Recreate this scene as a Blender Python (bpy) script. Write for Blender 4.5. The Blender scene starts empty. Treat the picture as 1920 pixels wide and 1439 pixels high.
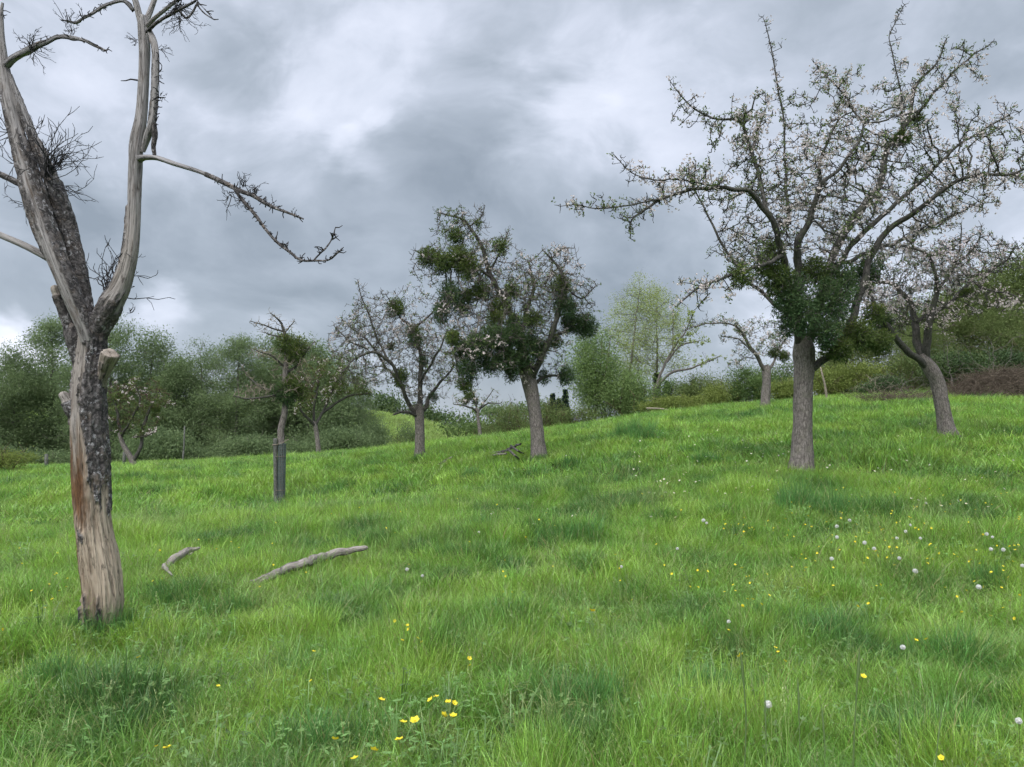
import bpy, math, random
import numpy as np
from mathutils import Vector, noise as mnoise

S = bpy.context.scene
COL = S.collection
R = math.radians

# ------------------------------------------------------------------ camera
F, CU, CV, CAMZ = 1400.0, 960.0, 719.5, 1.6
PITCH = math.atan(80.5 / F)
cam_d = bpy.data.cameras.new('camera')
cam_d.sensor_width = 36.0
cam_d.lens = 36.0 * F / 1920.0
cam_d.clip_start = 0.05
cam_d.clip_end = 3000
cam = bpy.data.objects.new('camera', cam_d)
cam.location = (0, 0, CAMZ)
cam.rotation_euler = (R(90) + PITCH, 0, 0)
COL.objects.link(cam)
S.camera = cam

# ------------------------------------------------------------------ exposure
S.view_settings.view_transform = 'Standard'
S.view_settings.look = 'None'
S.view_settings.exposure = 1.85
S.view_settings.gamma = 1.0
S.view_settings.use_curve_mapping = False
S.cycles.max_bounces = 5
S.cycles.use_adaptive_sampling = True
S.cycles.adaptive_threshold = 0.03
S.cycles.transparent_max_bounces = 8
S.cycles.transmission_bounces = 4
S.cycles.diffuse_bounces = 3

# ------------------------------------------------------------------ node helpers
class NT:
    def __init__(self, tree):
        self.t = tree
        self.n = tree.nodes
    def new(self, typ, **kw):
        nd = self.n.new(typ)
        for k, v in kw.items():
            setattr(nd, k, v)
        return nd
    def link(self, a, b):
        self.t.links.new(a, b)
    def put(self, sock, v):
        if hasattr(v, 'is_linked') or isinstance(v, bpy.types.NodeSocket):
            self.link(v, sock)
        else:
            sock.default_value = v
    def math(self, op, a, b=None, c=None, clamp=False):
        nd = self.new('ShaderNodeMath', operation=op, use_clamp=clamp)
        self.put(nd.inputs[0], a)
        if b is not None: self.put(nd.inputs[1], b)
        if c is not None: self.put(nd.inputs[2], c)
        return nd.outputs[0]
    def vmath(self, op, a, b=None, out=0):
        nd = self.new('ShaderNodeVectorMath', operation=op)
        self.put(nd.inputs[0], a)
        if b is not None: self.put(nd.inputs[1], b)
        return nd.outputs[out]
    def noise(self, vec, scale, detail=4, rough=0.55, dist=0.0, out=0):
        nd = self.new('ShaderNodeTexNoise')
        if vec is not None: self.link(vec, nd.inputs['Vector'])
        nd.inputs['Scale'].default_value = scale
        nd.inputs['Detail'].default_value = detail
        nd.inputs['Roughness'].default_value = rough
        nd.inputs['Distortion'].default_value = dist
        return nd.outputs[out]
    def mix(self, fac, a, b):
        nd = self.new('ShaderNodeMix', data_type='RGBA')
        self.put(nd.inputs[0], fac)
        self.put(nd.inputs[6], a if not isinstance(a, tuple) else (*a[:3], 1))
        self.put(nd.inputs[7], b if not isinstance(b, tuple) else (*b[:3], 1))
        return nd.outputs[2]
    def remap(self, v, a, b, c=0.0, d=1.0, smooth=False):
        nd = self.new('ShaderNodeMapRange')
        if smooth: nd.interpolation_type = 'SMOOTHSTEP'
        self.put(nd.inputs[0], v)
        nd.inputs[1].default_value = a; nd.inputs[2].default_value = b
        nd.inputs[3].default_value = c; nd.inputs[4].default_value = d
        return nd.outputs[0]

def ray(u, v):
    a = (u - CU) / F; b = (CV - v) / F
    c, s = math.cos(PITCH), math.sin(PITCH)
    return np.array([a, c - b * s, s + b * c])

def at(u, v, D):
    """the point of the place seen at photo position (u, v), D metres ahead"""
    d = ray(u, v)
    p = d * (D / d[1])
    p[2] += CAMZ
    return p

# ------------------------------------------------------------------ sky and sun
SUN_EL, SUN_AZ = 58.0, 205.0          # azimuth from +Y clockwise: behind the camera, a little to its left
W = bpy.data.worlds.new('World')
S.world = W
W.use_nodes = True
w = NT(W.node_tree)
w.n.clear()
sky = w.new('ShaderNodeTexSky', sky_type='NISHITA', sun_disc=False)
sky.sun_elevation = R(SUN_EL)
sky.sun_rotation = R(SUN_AZ)
skyc = w.vmath('SCALE', sky.outputs[0]); skyc.node.inputs[3].default_value = 0.05
tc = w.new('ShaderNodeTexCoord').outputs['Generated']
sc0 = w.vmath('MULTIPLY', tc, (1.0, 1.0, 1.55))
swirl = w.vmath('SCALE', w.vmath('SUBTRACT', w.noise(sc0, 2.2, 3, 0.5, out=1), (0.5, 0.5, 0.5))); swirl.node.inputs[3].default_value = 0.30
sc = w.vmath('ADD', sc0, swirl)
wob = w.vmath('SUBTRACT', w.noise(sc, 3.2, 5, 0.55, out=1), (0.5, 0.5, 0.5))
wob2 = w.vmath('SUBTRACT', w.noise(sc, 11.0, 4, 0.55, out=1), (0.5, 0.5, 0.5))
wv = w.vmath('SCALE', wob); wv.node.inputs[3].default_value = 0.24
wv2 = w.vmath('SCALE', wob2); wv2.node.inputs[3].default_value = 0.075
pos = w.vmath('ADD', w.vmath('ADD', tc, wv), wv2)
val = w.math('MULTIPLY_ADD', w.math('SUBTRACT', w.noise(sc, 2.6, 6, 0.55, 0.3), 0.5), 0.42, 0.50)
val = w.math('MULTIPLY_ADD', w.math('SUBTRACT', w.noise(sc, 4.2, 6, 0.56, 0.0), 0.5), 0.95, val)
val = w.math('MULTIPLY_ADD', w.math('SUBTRACT', w.noise(sc, 11.0, 5, 0.55, 0.0), 0.5), 0.42, val)
# broad light and dark cloud masses, by their direction in the sky: (u, v, radius, strength)
CLOUDS = [(470, 530, .28, -.25), (760, 590, .24, -.20), (250, 520, .2, -.10), (1000, 500, .22, -.12), (430, 120, .07, -.24), (880, 250, .13, -.24),
          (1040, 330, .12, -.20), (1150, 640, .22, -.30), (720, 470, .08, .14), (560, 430, .07, .12), (960, 420, .05, .12), (180, 200, .12, .10), (150, 330, .16, .06), (480, 250, .13, .16), (700, 290, .07, .10),
          (670, 330, .05, .16), (725, 270, .04, .16), (640, 130, .16, .12), (1130, 220, .12, .14), (1230, 80, .26, .05), (1500, 300, .35, -.06), (1850, 420, .2, .06), (0, 690, .07, .75),
          (310, 610, .06, .34), (590, 625, .06, .26), (720, 715, .05, .32), (0, 520, .16, -.12), (230, 60, .2, .02)]
for (u, v, rad, st) in CLOUDS:
    d = ray(u, v); d = d / np.linalg.norm(d)
    dist = w.vmath('DISTANCE', pos, tuple(float(x) for x in d), out=1)
    val = w.math('ADD', val, w.remap(dist, rad * .30, rad * 1.15, st, 0.0, smooth=True))
ramp = w.new('ShaderNodeValToRGB')
w.link(val, ramp.inputs[0])
cr = ramp.color_ramp
cr.elements[0].position = 0.0;  cr.elements[0].color = (0.0873, 0.1023, 0.1214, 1)
cr.elements[1].position = 1.0;  cr.elements[1].color = (0.2967, 0.3069, 0.3444, 1)
for p, c in ((0.28, (0.1262, 0.1432, 0.1671, 1)), (0.47, (0.1671, 0.1841, 0.2148, 1)), (0.60, (0.2080, 0.2237, 0.2605, 1)), (0.78, (0.2455, 0.2592, 0.2980, 1))):
    e = cr.elements.new(p); e.color = c
bgc = w.mix(0.93, skyc, ramp.outputs[0])
bg = w.new('ShaderNodeBackground')
w.link(bgc, bg.inputs[0]); bg.inputs[1].default_value = 1.0
w.link(bg.outputs[0], w.new('ShaderNodeOutputWorld').inputs[0])

sun_d = bpy.data.lights.new('sun', 'SUN')
sun_d.energy = 1.5
sun_d.angle = R(70)
sun_d.color = (1.0, 0.965, 0.91)
sun = bpy.data.objects.new('sun', sun_d)
sun.rotation_euler = (R(90 - SUN_EL), 0, R(180 - SUN_AZ))
COL.objects.link(sun)

# ------------------------------------------------------------------ numeric helpers
def rng_(seed): return np.random.default_rng(seed)

def vnoise(x, y, seed=0):
    """smooth 2-D value noise, vectorised, about -1..1"""
    xi = np.floor(x).astype(np.int64); yi = np.floor(y).astype(np.int64)
    fx = x - xi; fy = y - yi
    fx = fx * fx * (3 - 2 * fx); fy = fy * fy * (3 - 2 * fy)
    def h(a, b):
        n = (a * 374761393 + b * 668265263 + seed * 974711) & 0x7fffffff
        n = ((n ^ (n >> 13)) * 1274126177) & 0x7fffffff
        n = n ^ (n >> 16)
        return (n & 0xffff) / 32767.5 - 1.0
    return ((h(xi, yi) * (1 - fx) + h(xi + 1, yi) * fx) * (1 - fy) + (h(xi, yi + 1) * (1 - fx) + h(xi + 1, yi + 1) * fx) * fy)

def fbm(x, y, seed=0, oct=3):
    s = 0; a = 1.0; f = 1.0; t = 0
    for k in range(oct):
        s = s + a * vnoise(x * f + 13.7 * k, y * f - 7.3 * k, seed + k); t += a; a *= .5; f *= 2.03
    return s / t

def unit(a): return a / np.maximum(np.linalg.norm(a, axis=-1, keepdims=True), 1e-9)

def mesh(name, V, Fq, mat, parent=None, attrs=None, origin=None, smooth=True):
    """ONE mesh object out of arrays; Fq is (M,4)"""
    V = np.asarray(V, dtype=np.float32); Fq = np.asarray(Fq, dtype=np.int32)
    if origin is not None: V = V - np.asarray(origin, dtype=np.float32)
    me = bpy.data.meshes.new(name)
    me.vertices.add(len(V)); me.vertices.foreach_set('co', V.ravel())
    k = Fq.shape[1]
    me.loops.add(Fq.size); me.loops.foreach_set('vertex_index', Fq.ravel())
    me.polygons.add(len(Fq))
    me.polygons.foreach_set('loop_start', np.arange(0, Fq.size, k, dtype=np.int32))
    me.polygons.foreach_set('loop_total', np.full(len(Fq), k, dtype=np.int32))
    me.polygons.foreach_set('use_smooth', np.full(len(Fq), bool(smooth)))
    me.update(calc_edges=True)
    for an, (typ, data) in (attrs or {}).items():
        at_ = me.attributes.new(an, typ, 'POINT')
        key = {'FLOAT': 'value', 'FLOAT_VECTOR': 'vector', 'FLOAT_COLOR': 'color', 'INT': 'value'}[typ]
        at_.data.foreach_set(key, np.asarray(data, dtype=np.float32).ravel())
    if mat: me.materials.append(mat)
    o = bpy.data.objects.new(name, me)
    COL.objects.link(o)
    if parent is not None:
        o.parent = parent
    elif origin is not None:
        o.location = origin
    return o

def tag(o, label=None, cat=None, group=None, kind=None):
    if label: o['label'] = label
    if cat: o['category'] = cat
    if group: o['group'] = group
    if kind: o['kind'] = kind
    return o

def empty(name, loc, label, cat, group=None):
    o = bpy.data.objects.new(name, None)
    o.empty_display_size = .2
    o.location = [float(x) for x in loc]
    COL.objects.link(o)
    return tag(o, label, cat, group)

def copy_tree(o, parent=None):
    c = o.copy(); COL.objects.link(c)
    if parent is not None: c.parent = parent
    for ch in list(o.children): copy_tree(ch, c)
    return c

def tubes(chains):
    """chains: (points, radii, sides). One surface of quads with cylinder coordinates for the grain."""
    allV, allF, allT, allA = [], [], [], []
    off = 0
    by = {}
    for c in chains: by.setdefault(c[2], []).append(c)
    for s, cs in by.items():
        P = np.concatenate([np.asarray(c[0], float) for c in cs]); Rr = np.concatenate([np.asarray(c[1], float) for c in cs])
        ln = np.array([len(c[0]) for c in cs]); end = np.cumsum(ln) - 1; st = end - ln + 1
        n = len(P); i = np.arange(n)
        nx = i + 1; nx[end] = end; pv = i - 1; pv[st] = st
        T = unit(P[nx] - P[pv])
        chord = unit(P[end] - P[st])
        ref = np.where(np.abs(chord[:, 1:2]) < .8, np.array([[0, 1., 0]]), np.array([[1., 0, 0]]))
        ref = np.repeat(ref, ln, axis=0)
        U = unit(np.cross(T, ref)); Wv = np.cross(T, U)
        step = np.linalg.norm(P - P[pv], axis=1)
        L = np.cumsum(step); L = L - np.repeat(L[st], ln) + np.repeat(np.arange(len(cs)) * 1.37, ln)
        a = np.arange(s) * 2 * math.pi / s
        V = P[:, None, :] + Rr[:, None, None] * (np.cos(a)[None, :, None] * U[:, None, :] + np.sin(a)[None, :, None] * Wv[:, None, :])
        TC = np.stack([Rr[:, None] * np.cos(a)[None], Rr[:, None] * np.sin(a)[None], np.repeat(L[:, None], s, 1)], -1)
        keep = np.ones(n, bool); keep[end] = False
        k = i[keep]
        j = np.arange(s); j2 = (j + 1) % s
        Fq = np.stack([k[:, None] * s + j, k[:, None] * s + j2, (k[:, None] + 1) * s + j2, (k[:, None] + 1) * s + j], -1).reshape(-1, 4) + off
        allV.append(V.reshape(-1, 3)); allF.append(Fq); allT.append(TC.reshape(-1, 3)); allA.append(np.tile(a, n))
        off += n * s
    return np.concatenate(allV), np.concatenate(allF), np.concatenate(allT), np.concatenate(allA)

def spline(pts, step):
    """resample a polyline of (x,y,z,r) rows with a Catmull-Rom curve"""
    P = np.asarray(pts, float)
    if len(P) < 2: return P
    Q = np.vstack([2 * P[0] - P[1], P, 2 * P[-1] - P[-2]])
    out = []
    for i in range(1, len(Q) - 2):
        n = max(1, int(math.ceil(np.linalg.norm(Q[i + 1, :3] - Q[i, :3]) / step)))
        t = (np.arange(n) / n)[:, None]
        a, b, c, d = Q[i - 1], Q[i], Q[i + 1], Q[i + 2]
        out.append(.5 * ((2 * b) + (-a + c) * t + (2 * a - 5 * b + 4 * c - d) * t ** 2 + (-a + 3 * b - 3 * c + d) * t ** 3))
    out.append(P[-1:])
    out = np.vstack(out)
    out[:, 3] = np.maximum(out[:, 3], P[:, 3].min() * .8)
    return out

def px_line(rows, D):
    """rows (u, v, dd, r_px) -> rows (x, y, z, r) in metres around distance D"""
    out = []
    for (u, v, dd, rp) in rows:
        p = at(u, v, D + dd)
        out.append((p[0], p[1], p[2], rp * (D + dd) / F))
    return out

def colonize(init, attr, step, infl, kill, iters, rng, trop=0.0, jit=.25):
    pos = [p for p in init]; par = [-1] * len(pos)
    A = attr.copy()
    P0 = np.array(pos)
    d2 = np.full(len(A), 1e9); idx = np.zeros(len(A), int)
    for s in range(0, len(P0), 400):
        q = ((A[:, None, :] - P0[None, s:s + 400]) ** 2).sum(-1)
        m = q.argmin(1); mv = q[np.arange(len(A)), m]
        b = mv < d2; d2[b] = mv[b]; idx[b] = m[b] + s
    alive = np.ones(len(A), bool)
    for it in range(iters):
        act = alive & (d2 < infl * infl)
        if not act.any():
            if it == 0: break
            break
        ids = idx[act]
        PP = np.array(pos)
        dirs = unit(A[act] - PP[ids])
        acc = np.zeros((len(PP), 3)); np.add.at(acc, ids, dirs)
        u = np.unique(ids)
        dd = unit(acc[u] + rng.normal(0, jit, (len(u), 3)) + np.array([0, 0, trop]))
        newp = PP[u] + dd * step
        base = len(pos)
        pos.extend(list(newp)); par.extend(list(u))
        q = ((A[:, None, :] - newp[None]) ** 2).sum(-1)
        m = q.argmin(1); mv = q[np.arange(len(A)), m]
        b = mv < d2; d2[b] = mv[b]; idx[b] = m[b] + base
        alive &= d2 > kill * kill
        if not alive.any(): break
    return np.array(pos), np.array(par)

def branch_chains(pos, par, n0, rinit, tip, expo, rmax=1.0):
    n = len(pos)
    area = np.zeros(n); kids = [[] for _ in range(n)]
    for i in range(n0, n): kids[par[i]].append(i)
    for i in range(n - 1, n0 - 1, -1):
        if not kids[i]: area[i] = tip ** expo
        if par[i] >= n0: area[par[i]] += area[i]
    r = area ** (1.0 / expo)
    f = np.ones(n)
    for i in range(n0, n):
        p = par[i]
        f[i] = f[p] if p >= n0 else min(1.0, .75 * rinit[p] / max(r[i], 1e-6), rmax / max(r[i], 1e-6))
    r = np.maximum(r * f, tip * .6)
    chains = []
    ismain = np.zeros(n, bool)
    for i in range(n0, n):
        if kids[i]:
            ismain[max(kids[i], key=lambda k: r[k])] = True
    for i in range(n0, n):
        if ismain[i]: continue
        c = [par[i], i]; j = i
        while kids[j]:
            j = max(kids[j], key=lambda k: r[k]); c.append(j)
        rr = r[c].copy(); rr[0] = rr[1]; rr[-1] *= .6
        chains.append((pos[c], rr, 8 if rr[0] > .035 else (5 if rr[0] > .012 else 3)))
    return chains, r, kids

def leaves(P, size, rng, asp=.5, axis=None, axw=0.0, up=0.0):
    n = len(P)
    d = unit(rng.normal(0, 1, (n, 3)))
    if axis is not None: d = unit(d + axis * axw)
    d = unit(d + np.array([0, 0, up]))
    s = unit(np.cross(d, rng.normal(0, 1, (n, 3))))
    L = (np.asarray(size) * rng.uniform(.65, 1.35, n))[:, None]
    nn = np.cross(d, s)
    V = np.stack([P, P + d * L * .45 + s * L * asp * .5 + nn * L * .08, P + d * L, P + d * L * .45 - s * L * asp * .5 + nn * L * .08], 1).reshape(-1, 3)
    Fq = np.arange(n * 4).reshape(n, 4)
    return V, Fq

def blob_points(rng, n, k, spread):
    """n points gathered in k uneven clumps inside the unit ball"""
    c = unit(rng.normal(0, 1, (k, 3))) * (rng.uniform(.12, 1, (k, 1)) ** (1 / 2.0)) * .86
    wgt = rng.uniform(.35, 1.5, k); wgt /= wgt.sum()
    w_ = rng.choice(k, n, p=wgt)
    sz = rng.uniform(.6, 1.35, k) * spread
    return c[w_] + rng.normal(0, 1, (n, 3)) * sz[w_][:, None], w_

# ------------------------------------------------------------------ materials
def new_mat(name):
    m = bpy.data.materials.new(name); m.use_nodes = True
    t = NT(m.node_tree); t.n.clear()
    out = t.new('ShaderNodeOutputMaterial')
    return m, t, out

def attr_node(t, name, typ='GEOMETRY'):
    nd = t.new('ShaderNodeAttribute', attribute_type=typ); nd.attribute_name = name
    return nd

def leaf_mat(name, c1, c2, c3=None, trans=.35, rough=.6, gloss=.015, tint='tint'):
    m, t, out = new_mat(name)
    a = attr_node(t, tint).outputs['Fac']
    nz = t.noise(t.new('ShaderNodeTexCoord').outputs['Object'], .9, 3)
    f = t.math('ADD', t.math('MULTIPLY', a, .65), t.math('MULTIPLY', nz, .45))
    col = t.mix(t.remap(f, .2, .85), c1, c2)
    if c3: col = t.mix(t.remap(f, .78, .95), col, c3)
    df = t.new('ShaderNodeBsdfDiffuse'); t.link(col, df.inputs[0])
    tr = t.new('ShaderNodeBsdfTranslucent'); t.link(col, tr.inputs[0])
    mx = t.new('ShaderNodeMixShader'); mx.inputs[0].default_value = trans
    t.link(df.outputs[0], mx.inputs[1]); t.link(tr.outputs[0], mx.inputs[2])
    gl = t.new('ShaderNodeBsdfGlossy'); gl.inputs['Roughness'].default_value = rough
    gl.inputs[0].default_value = (.7, .75, .8, 1)
    mg = t.new('ShaderNodeMixShader'); mg.inputs[0].default_value = gloss
    t.link(mx.outputs[0], mg.inputs[1]); t.link(gl.outputs[0], mg.inputs[2])
    t.link(mg.outputs[0], out.inputs[0])
    return m

def bark_mat(name, dark, light, moss=(.06, .075, .035), moss_amt=.4, scale=1.0, bump=.6):
    m, t, out = new_mat(name)
    g = attr_node(t, 'grain').outputs['Vector']
    gs = t.vmath('MULTIPLY', g, (1.0, 1.0, .22))
    n1 = t.noise(gs, 55 * scale, 6, .65, .6)
    n2 = t.noise(g, 7 * scale, 4, .6)
    vo = t.new('ShaderNodeTexVoronoi', feature='DISTANCE_TO_EDGE'); vo.inputs['Scale'].default_value = 38 * scale
    wrp = t.vmath('SCALE', t.vmath('SUBTRACT', t.noise(g, 16, 4, .6, out=1), (.5, .5, .5))); wrp.node.inputs[3].default_value = .10
    t.link(t.vmath('MULTIPLY', t.vmath('ADD', g, wrp), (1, 1, .22)), vo.inputs['Vector'])
    crack = t.math('MAXIMUM', t.remap(vo.outputs[0], 0, .16), t.remap(t.noise(g, 20, 3), .52, .62))
    col = t.mix(t.remap(n1, .35, .7), dark, light)
    col = t.mix(t.math('MULTIPLY', t.remap(n2, .48, .7), moss_amt), col, moss)
    col = t.mix(t.math('MULTIPLY', t.math('SUBTRACT', 1.0, crack), .55), col, tuple(x * .35 for x in dark))
    b = t.new('ShaderNodeBsdfPrincipled'); t.link(col, b.inputs['Base Color'])
    b.inputs['Roughness'].default_value = .85; b.inputs['Specular IOR Level'].default_value = .2
    bp = t.new('ShaderNodeBump'); bp.inputs['Strength'].default_value = bump; bp.inputs['Distance'].default_value = .012
    t.link(t.math('ADD', t.math('MULTIPLY', crack, .6), n1), bp.inputs['Height'])
    t.link(bp.outputs[0], b.inputs['Normal'])
    t.link(b.outputs[0], out.inputs[0])
    return m

def deadwood_mat():
    """bare wood, clinging bark and brown rot, told apart by the mesh's own mask"""
    m, t, out = new_mat('dead_wood')
    g = attr_node(t, 'grain').outputs['Vector']
    sep = t.new('ShaderNodeSeparateColor'); t.link(attr_node(t, 'mask').outputs['Color'], sep.inputs[0])
    bark, rot, tan = sep.outputs[0], sep.outputs[1], sep.outputs[2]
    fib = t.noise(t.vmath('MULTIPLY', g, (1, 1, .05)), 90, 6, .65, .2)
    big = t.noise(t.vmath('MULTIPLY', g, (1, 1, .3)), 11, 5, .6, .3)
    knots = t.noise(t.vmath('MULTIPLY', g, (1, 1, .35)), 26, 3, .5)
    grey = t.mix(t.remap(fib, .3, .7), (.130, .128, .132), (.305, .300, .310))
    tanc = t.mix(t.remap(fib, .3, .72), (.24, .19, .145), (.48, .415, .335))
    wood = t.mix(tan, grey, tanc)
    wood = t.mix(t.math('MULTIPLY', t.remap(big, .5, .75), .5), wood, (.12, .105, .092))
    split = t.noise(t.vmath('MULTIPLY', g, (1, 1, .035)), 34, 4, .6, .15)
    wood = t.mix(t.math('MULTIPLY', t.remap(t.math('ABSOLUTE', t.math('SUBTRACT', split, .5)), .012, .0), .85), wood, (.035, .028, .024))
    stain = t.noise(t.vmath('MULTIPLY', g, (1, 1, .16)), 16, 5, .65, .4)
    wood = t.mix(t.math('MULTIPLY', t.remap(stain, .56, .70), .75), wood, (.085, .060, .042))
    wood = t.mix(t.math('MULTIPLY', t.remap(knots, .66, .72), .8), wood, (.05, .042, .038))
    wrp = t.vmath('SCALE', t.vmath('SUBTRACT', t.noise(g, 18, 4, .6, out=1), (.5, .5, .5))); wrp.node.inputs[3].default_value = .085
    gw = t.vmath('ADD', g, wrp)
    vo = t.new('ShaderNodeTexVoronoi', feature='DISTANCE_TO_EDGE'); vo.inputs['Scale'].default_value = 30
    t.link(t.vmath('MULTIPLY', gw, (1, 1, .30)), vo.inputs['Vector'])
    crack = t.math('MAXIMUM', t.remap(vo.outputs[0], 0, .22), t.remap(t.noise(g, 22, 3), .5, .62))
    n3 = t.noise(t.vmath('MULTIPLY', gw, (1, 1, .35)), 75, 6, .75)
    bk = t.mix(t.remap(n3, .34, .68), (.030, .028, .029), (.185, .172, .170))
    bk = t.mix(t.math('MULTIPLY', t.remap(t.noise(g, 9, 4), .5, .66), .6), bk, (.16, .125, .098))
    bk = t.mix(t.math('MULTIPLY', t.math('SUBTRACT', 1.0, crack), .85), bk, (.018, .017, .018))
    lich = t.noise(t.vmath('MULTIPLY', g, (1, 1, .7)), 38, 5, .7)
    lichb = t.noise(g, 5, 3, .5)
    bk = t.mix(t.math('MULTIPLY', t.remap(lich, .54, .62), t.remap(lichb, .40, .58)), bk, (.40, .40, .42))
    rn = t.noise(t.vmath('MULTIPLY', g, (1, 1, .2)), 40, 5, .7)
    rc = t.mix(t.remap(rn, .35, .65), (.035, .018, .010), (.17, .088, .042))
    rc = t.mix(t.remap(rn, .66, .74), rc, (.34, .17, .05))
    col = t.mix(rot, wood, rc)
    col = t.mix(bark, col, bk)
    b = t.new('ShaderNodeBsdfPrincipled'); t.link(col, b.inputs['Base Color'])
    b.inputs['Roughness'].default_value = .8; b.inputs['Specular IOR Level'].default_value = .25
    hb = t.math('ADD', t.math('MULTIPLY', crack, .8), n3)
    hw = t.math('ADD', t.math('MULTIPLY', fib, .7), t.math('MULTIPLY', big, .5))
    hw = t.math('SUBTRACT', hw, t.math('MULTIPLY', t.remap(t.math('ABSOLUTE', t.math('SUBTRACT', split, .5)), .02, .0), .6))
    mxh = t.new('ShaderNodeMix', data_type='FLOAT'); t.link(bark, mxh.inputs[0]); t.link(hw, mxh.inputs[2]); t.link(hb, mxh.inputs[3])
    bp = t.new('ShaderNodeBump'); bp.inputs['Strength'].default_value = .75; bp.inputs['Distance'].default_value = .012
    t.link(mxh.outputs[0], bp.inputs['Height']); t.link(bp.outputs[0], b.inputs['Normal'])
    t.link(b.outputs[0], out.inputs[0])
    return m

def grass_mat():
    m, t, out = new_mat('grass_blade')
    tint = attr_node(t, 'tint', 'INSTANCER').outputs['Color']
    a = attr_node(t, 'shade').outputs['Fac']              # each blade its own slight difference
    rnd = t.new('ShaderNodeObjectInfo').outputs['Random']
    hsv = t.new('ShaderNodeHueSaturation')
    t.link(tint, hsv.inputs['Color'])
    t.link(t.math('ADD', t.remap(a, 0, 1, .485, .512), t.remap(rnd, 0, 1, -.008, .008)), hsv.inputs['Hue'])
    hsv.inputs['Saturation'].default_value = 1.0
    t.link(t.math('MULTIPLY', t.remap(a, 0, 1, .55, 1.55), t.remap(rnd, 0, 1, .85, 1.15)), hsv.inputs['Value'])
    col = t.mix(t.remap(a, .945, .955), hsv.outputs[0], (.36, .34, .15))
    df = t.new('ShaderNodeBsdfDiffuse'); t.link(col, df.inputs[0])
    tr = t.new('ShaderNodeBsdfTranslucent'); t.link(col, tr.inputs[0])
    mx = t.new('ShaderNodeMixShader'); mx.inputs[0].default_value = .42
    t.link(df.outputs[0], mx.inputs[1]); t.link(tr.outputs[0], mx.inputs[2])
    gl = t.new('ShaderNodeBsdfGlossy'); gl.inputs['Roughness'].default_value = .42
    gl.inputs[0].default_value = (.75, .85, .75, 1)
    mg = t.new('ShaderNodeMixShader'); mg.inputs[0].default_value = .05
    t.link(mx.outputs[0], mg.inputs[1]); t.link(gl.outputs[0], mg.inputs[2])
    t.link(mg.outputs[0], out.inputs[0])
    return m

def soil_mat(name, c1, c2):
    m, t, out = new_mat(name)
    p = t.new('ShaderNodeNewGeometry').outputs['Position']
    n1 = t.noise(p, 1.1, 5, .6); n2 = t.noise(p, 30, 4, .7)
    col = t.mix(t.remap(t.math('ADD', t.math('MULTIPLY', n1, .5), t.math('MULTIPLY', n2, .5)), .35, .65), c1, c2)
    b = t.new('ShaderNodeBsdfPrincipled'); t.link(col, b.inputs['Base Color'])
    b.inputs['Roughness'].default_value = .95; b.inputs['Specular IOR Level'].default_value = .1
    bp = t.new('ShaderNodeBump'); bp.inputs['Strength'].default_value = .6; bp.inputs['Distance'].default_value = .05
    t.link(n2, bp.inputs['Height']); t.link(bp.outputs[0], b.inputs['Normal'])
    t.link(b.outputs[0], out.inputs[0])
    return m

def plain_mat(name, c, rough=.6, trans=0.0, noise_amt=.2, scale=20):
    m, t, out = new_mat(name)
    n = t.noise(t.new('ShaderNodeTexCoord').outputs['Object'], scale, 4)
    col = t.mix(t.math('MULTIPLY', t.remap(n, .3, .7), noise_amt), c, tuple(x * .4 for x in c))
    b = t.new('ShaderNodeBsdfPrincipled'); t.link(col, b.inputs['Base Color'])
    b.inputs['Roughness'].default_value = rough; b.inputs['Specular IOR Level'].default_value = .25
    if trans:
        tr = t.new('ShaderNodeBsdfTranslucent'); t.link(col, tr.inputs[0])
        mx = t.new('ShaderNodeMixShader'); mx.inputs[0].default_value = trans
        t.link(b.outputs[0], mx.inputs[1]); t.link(tr.outputs[0], mx.inputs[2]); t.link(mx.outputs[0], out.inputs[0])
    else:
        t.link(b.outputs[0], out.inputs[0])
    return m

M = {}
M['dead'] = deadwood_mat()
M['bark_apple'] = bark_mat('apple_bark', (.090, .078, .075), (.30, .275, .26), (.14, .145, .10), .45)
M['bark_dark'] = bark_mat('dark_branch_bark', (.036, .036, .034), (.125, .12, .11), (.075, .09, .045), .6, bump=.4)
M['twig_grey'] = bark_mat('grey_twig', (.075, .068, .062), (.20, .185, .17), (.10, .11, .07), .3, bump=.3)
M['twig_dead'] = bark_mat('dead_twig', (.022, .022, .026), (.075, .073, .078), (.05, .055, .045), .3, bump=.3)
M['twig_pale'] = bark_mat('pale_twig', (.16, .14, .11), (.36, .32, .26), (.15, .15, .09), .3, bump=.3)
M['twig_brown'] = bark_mat('brown_twig', (.055, .038, .026), (.17, .12, .085), (.08, .07, .04), .3, bump=.3)
M['twig_heap'] = bark_mat('cut_twig', (.075, .060, .046), (.20, .165, .13), (.09, .08, .05), .3, bump=.3)
M['leaf_apple'] = leaf_mat('apple_leaf', (.075, .115, .036), (.17, .235, .085), (.24, .30, .13), trans=.4)
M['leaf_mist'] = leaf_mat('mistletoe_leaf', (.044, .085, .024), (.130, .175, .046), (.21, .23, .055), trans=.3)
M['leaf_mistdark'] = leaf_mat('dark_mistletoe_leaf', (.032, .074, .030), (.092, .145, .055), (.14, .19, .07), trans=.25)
M['leaf_wood'] = leaf_mat('feathery_leaf', (.098, .150, .068), (.178, .248, .110), (.20, .26, .13), trans=.45)
M['leaf_willow'] = leaf_mat('willow_leaf', (.11, .18, .058), (.21, .30, .105), (.27, .35, .15), trans=.4)
M['leaf_yellow'] = leaf_mat('yellow_green_leaf', (.12, .165, .038), (.22, .275, .07), (.30, .33, .10), trans=.4)
M['leaf_poplar'] = leaf_mat('poplar_leaf', (.22, .29, .085), (.36, .43, .16), (.42, .48, .22), trans=.45)
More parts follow.
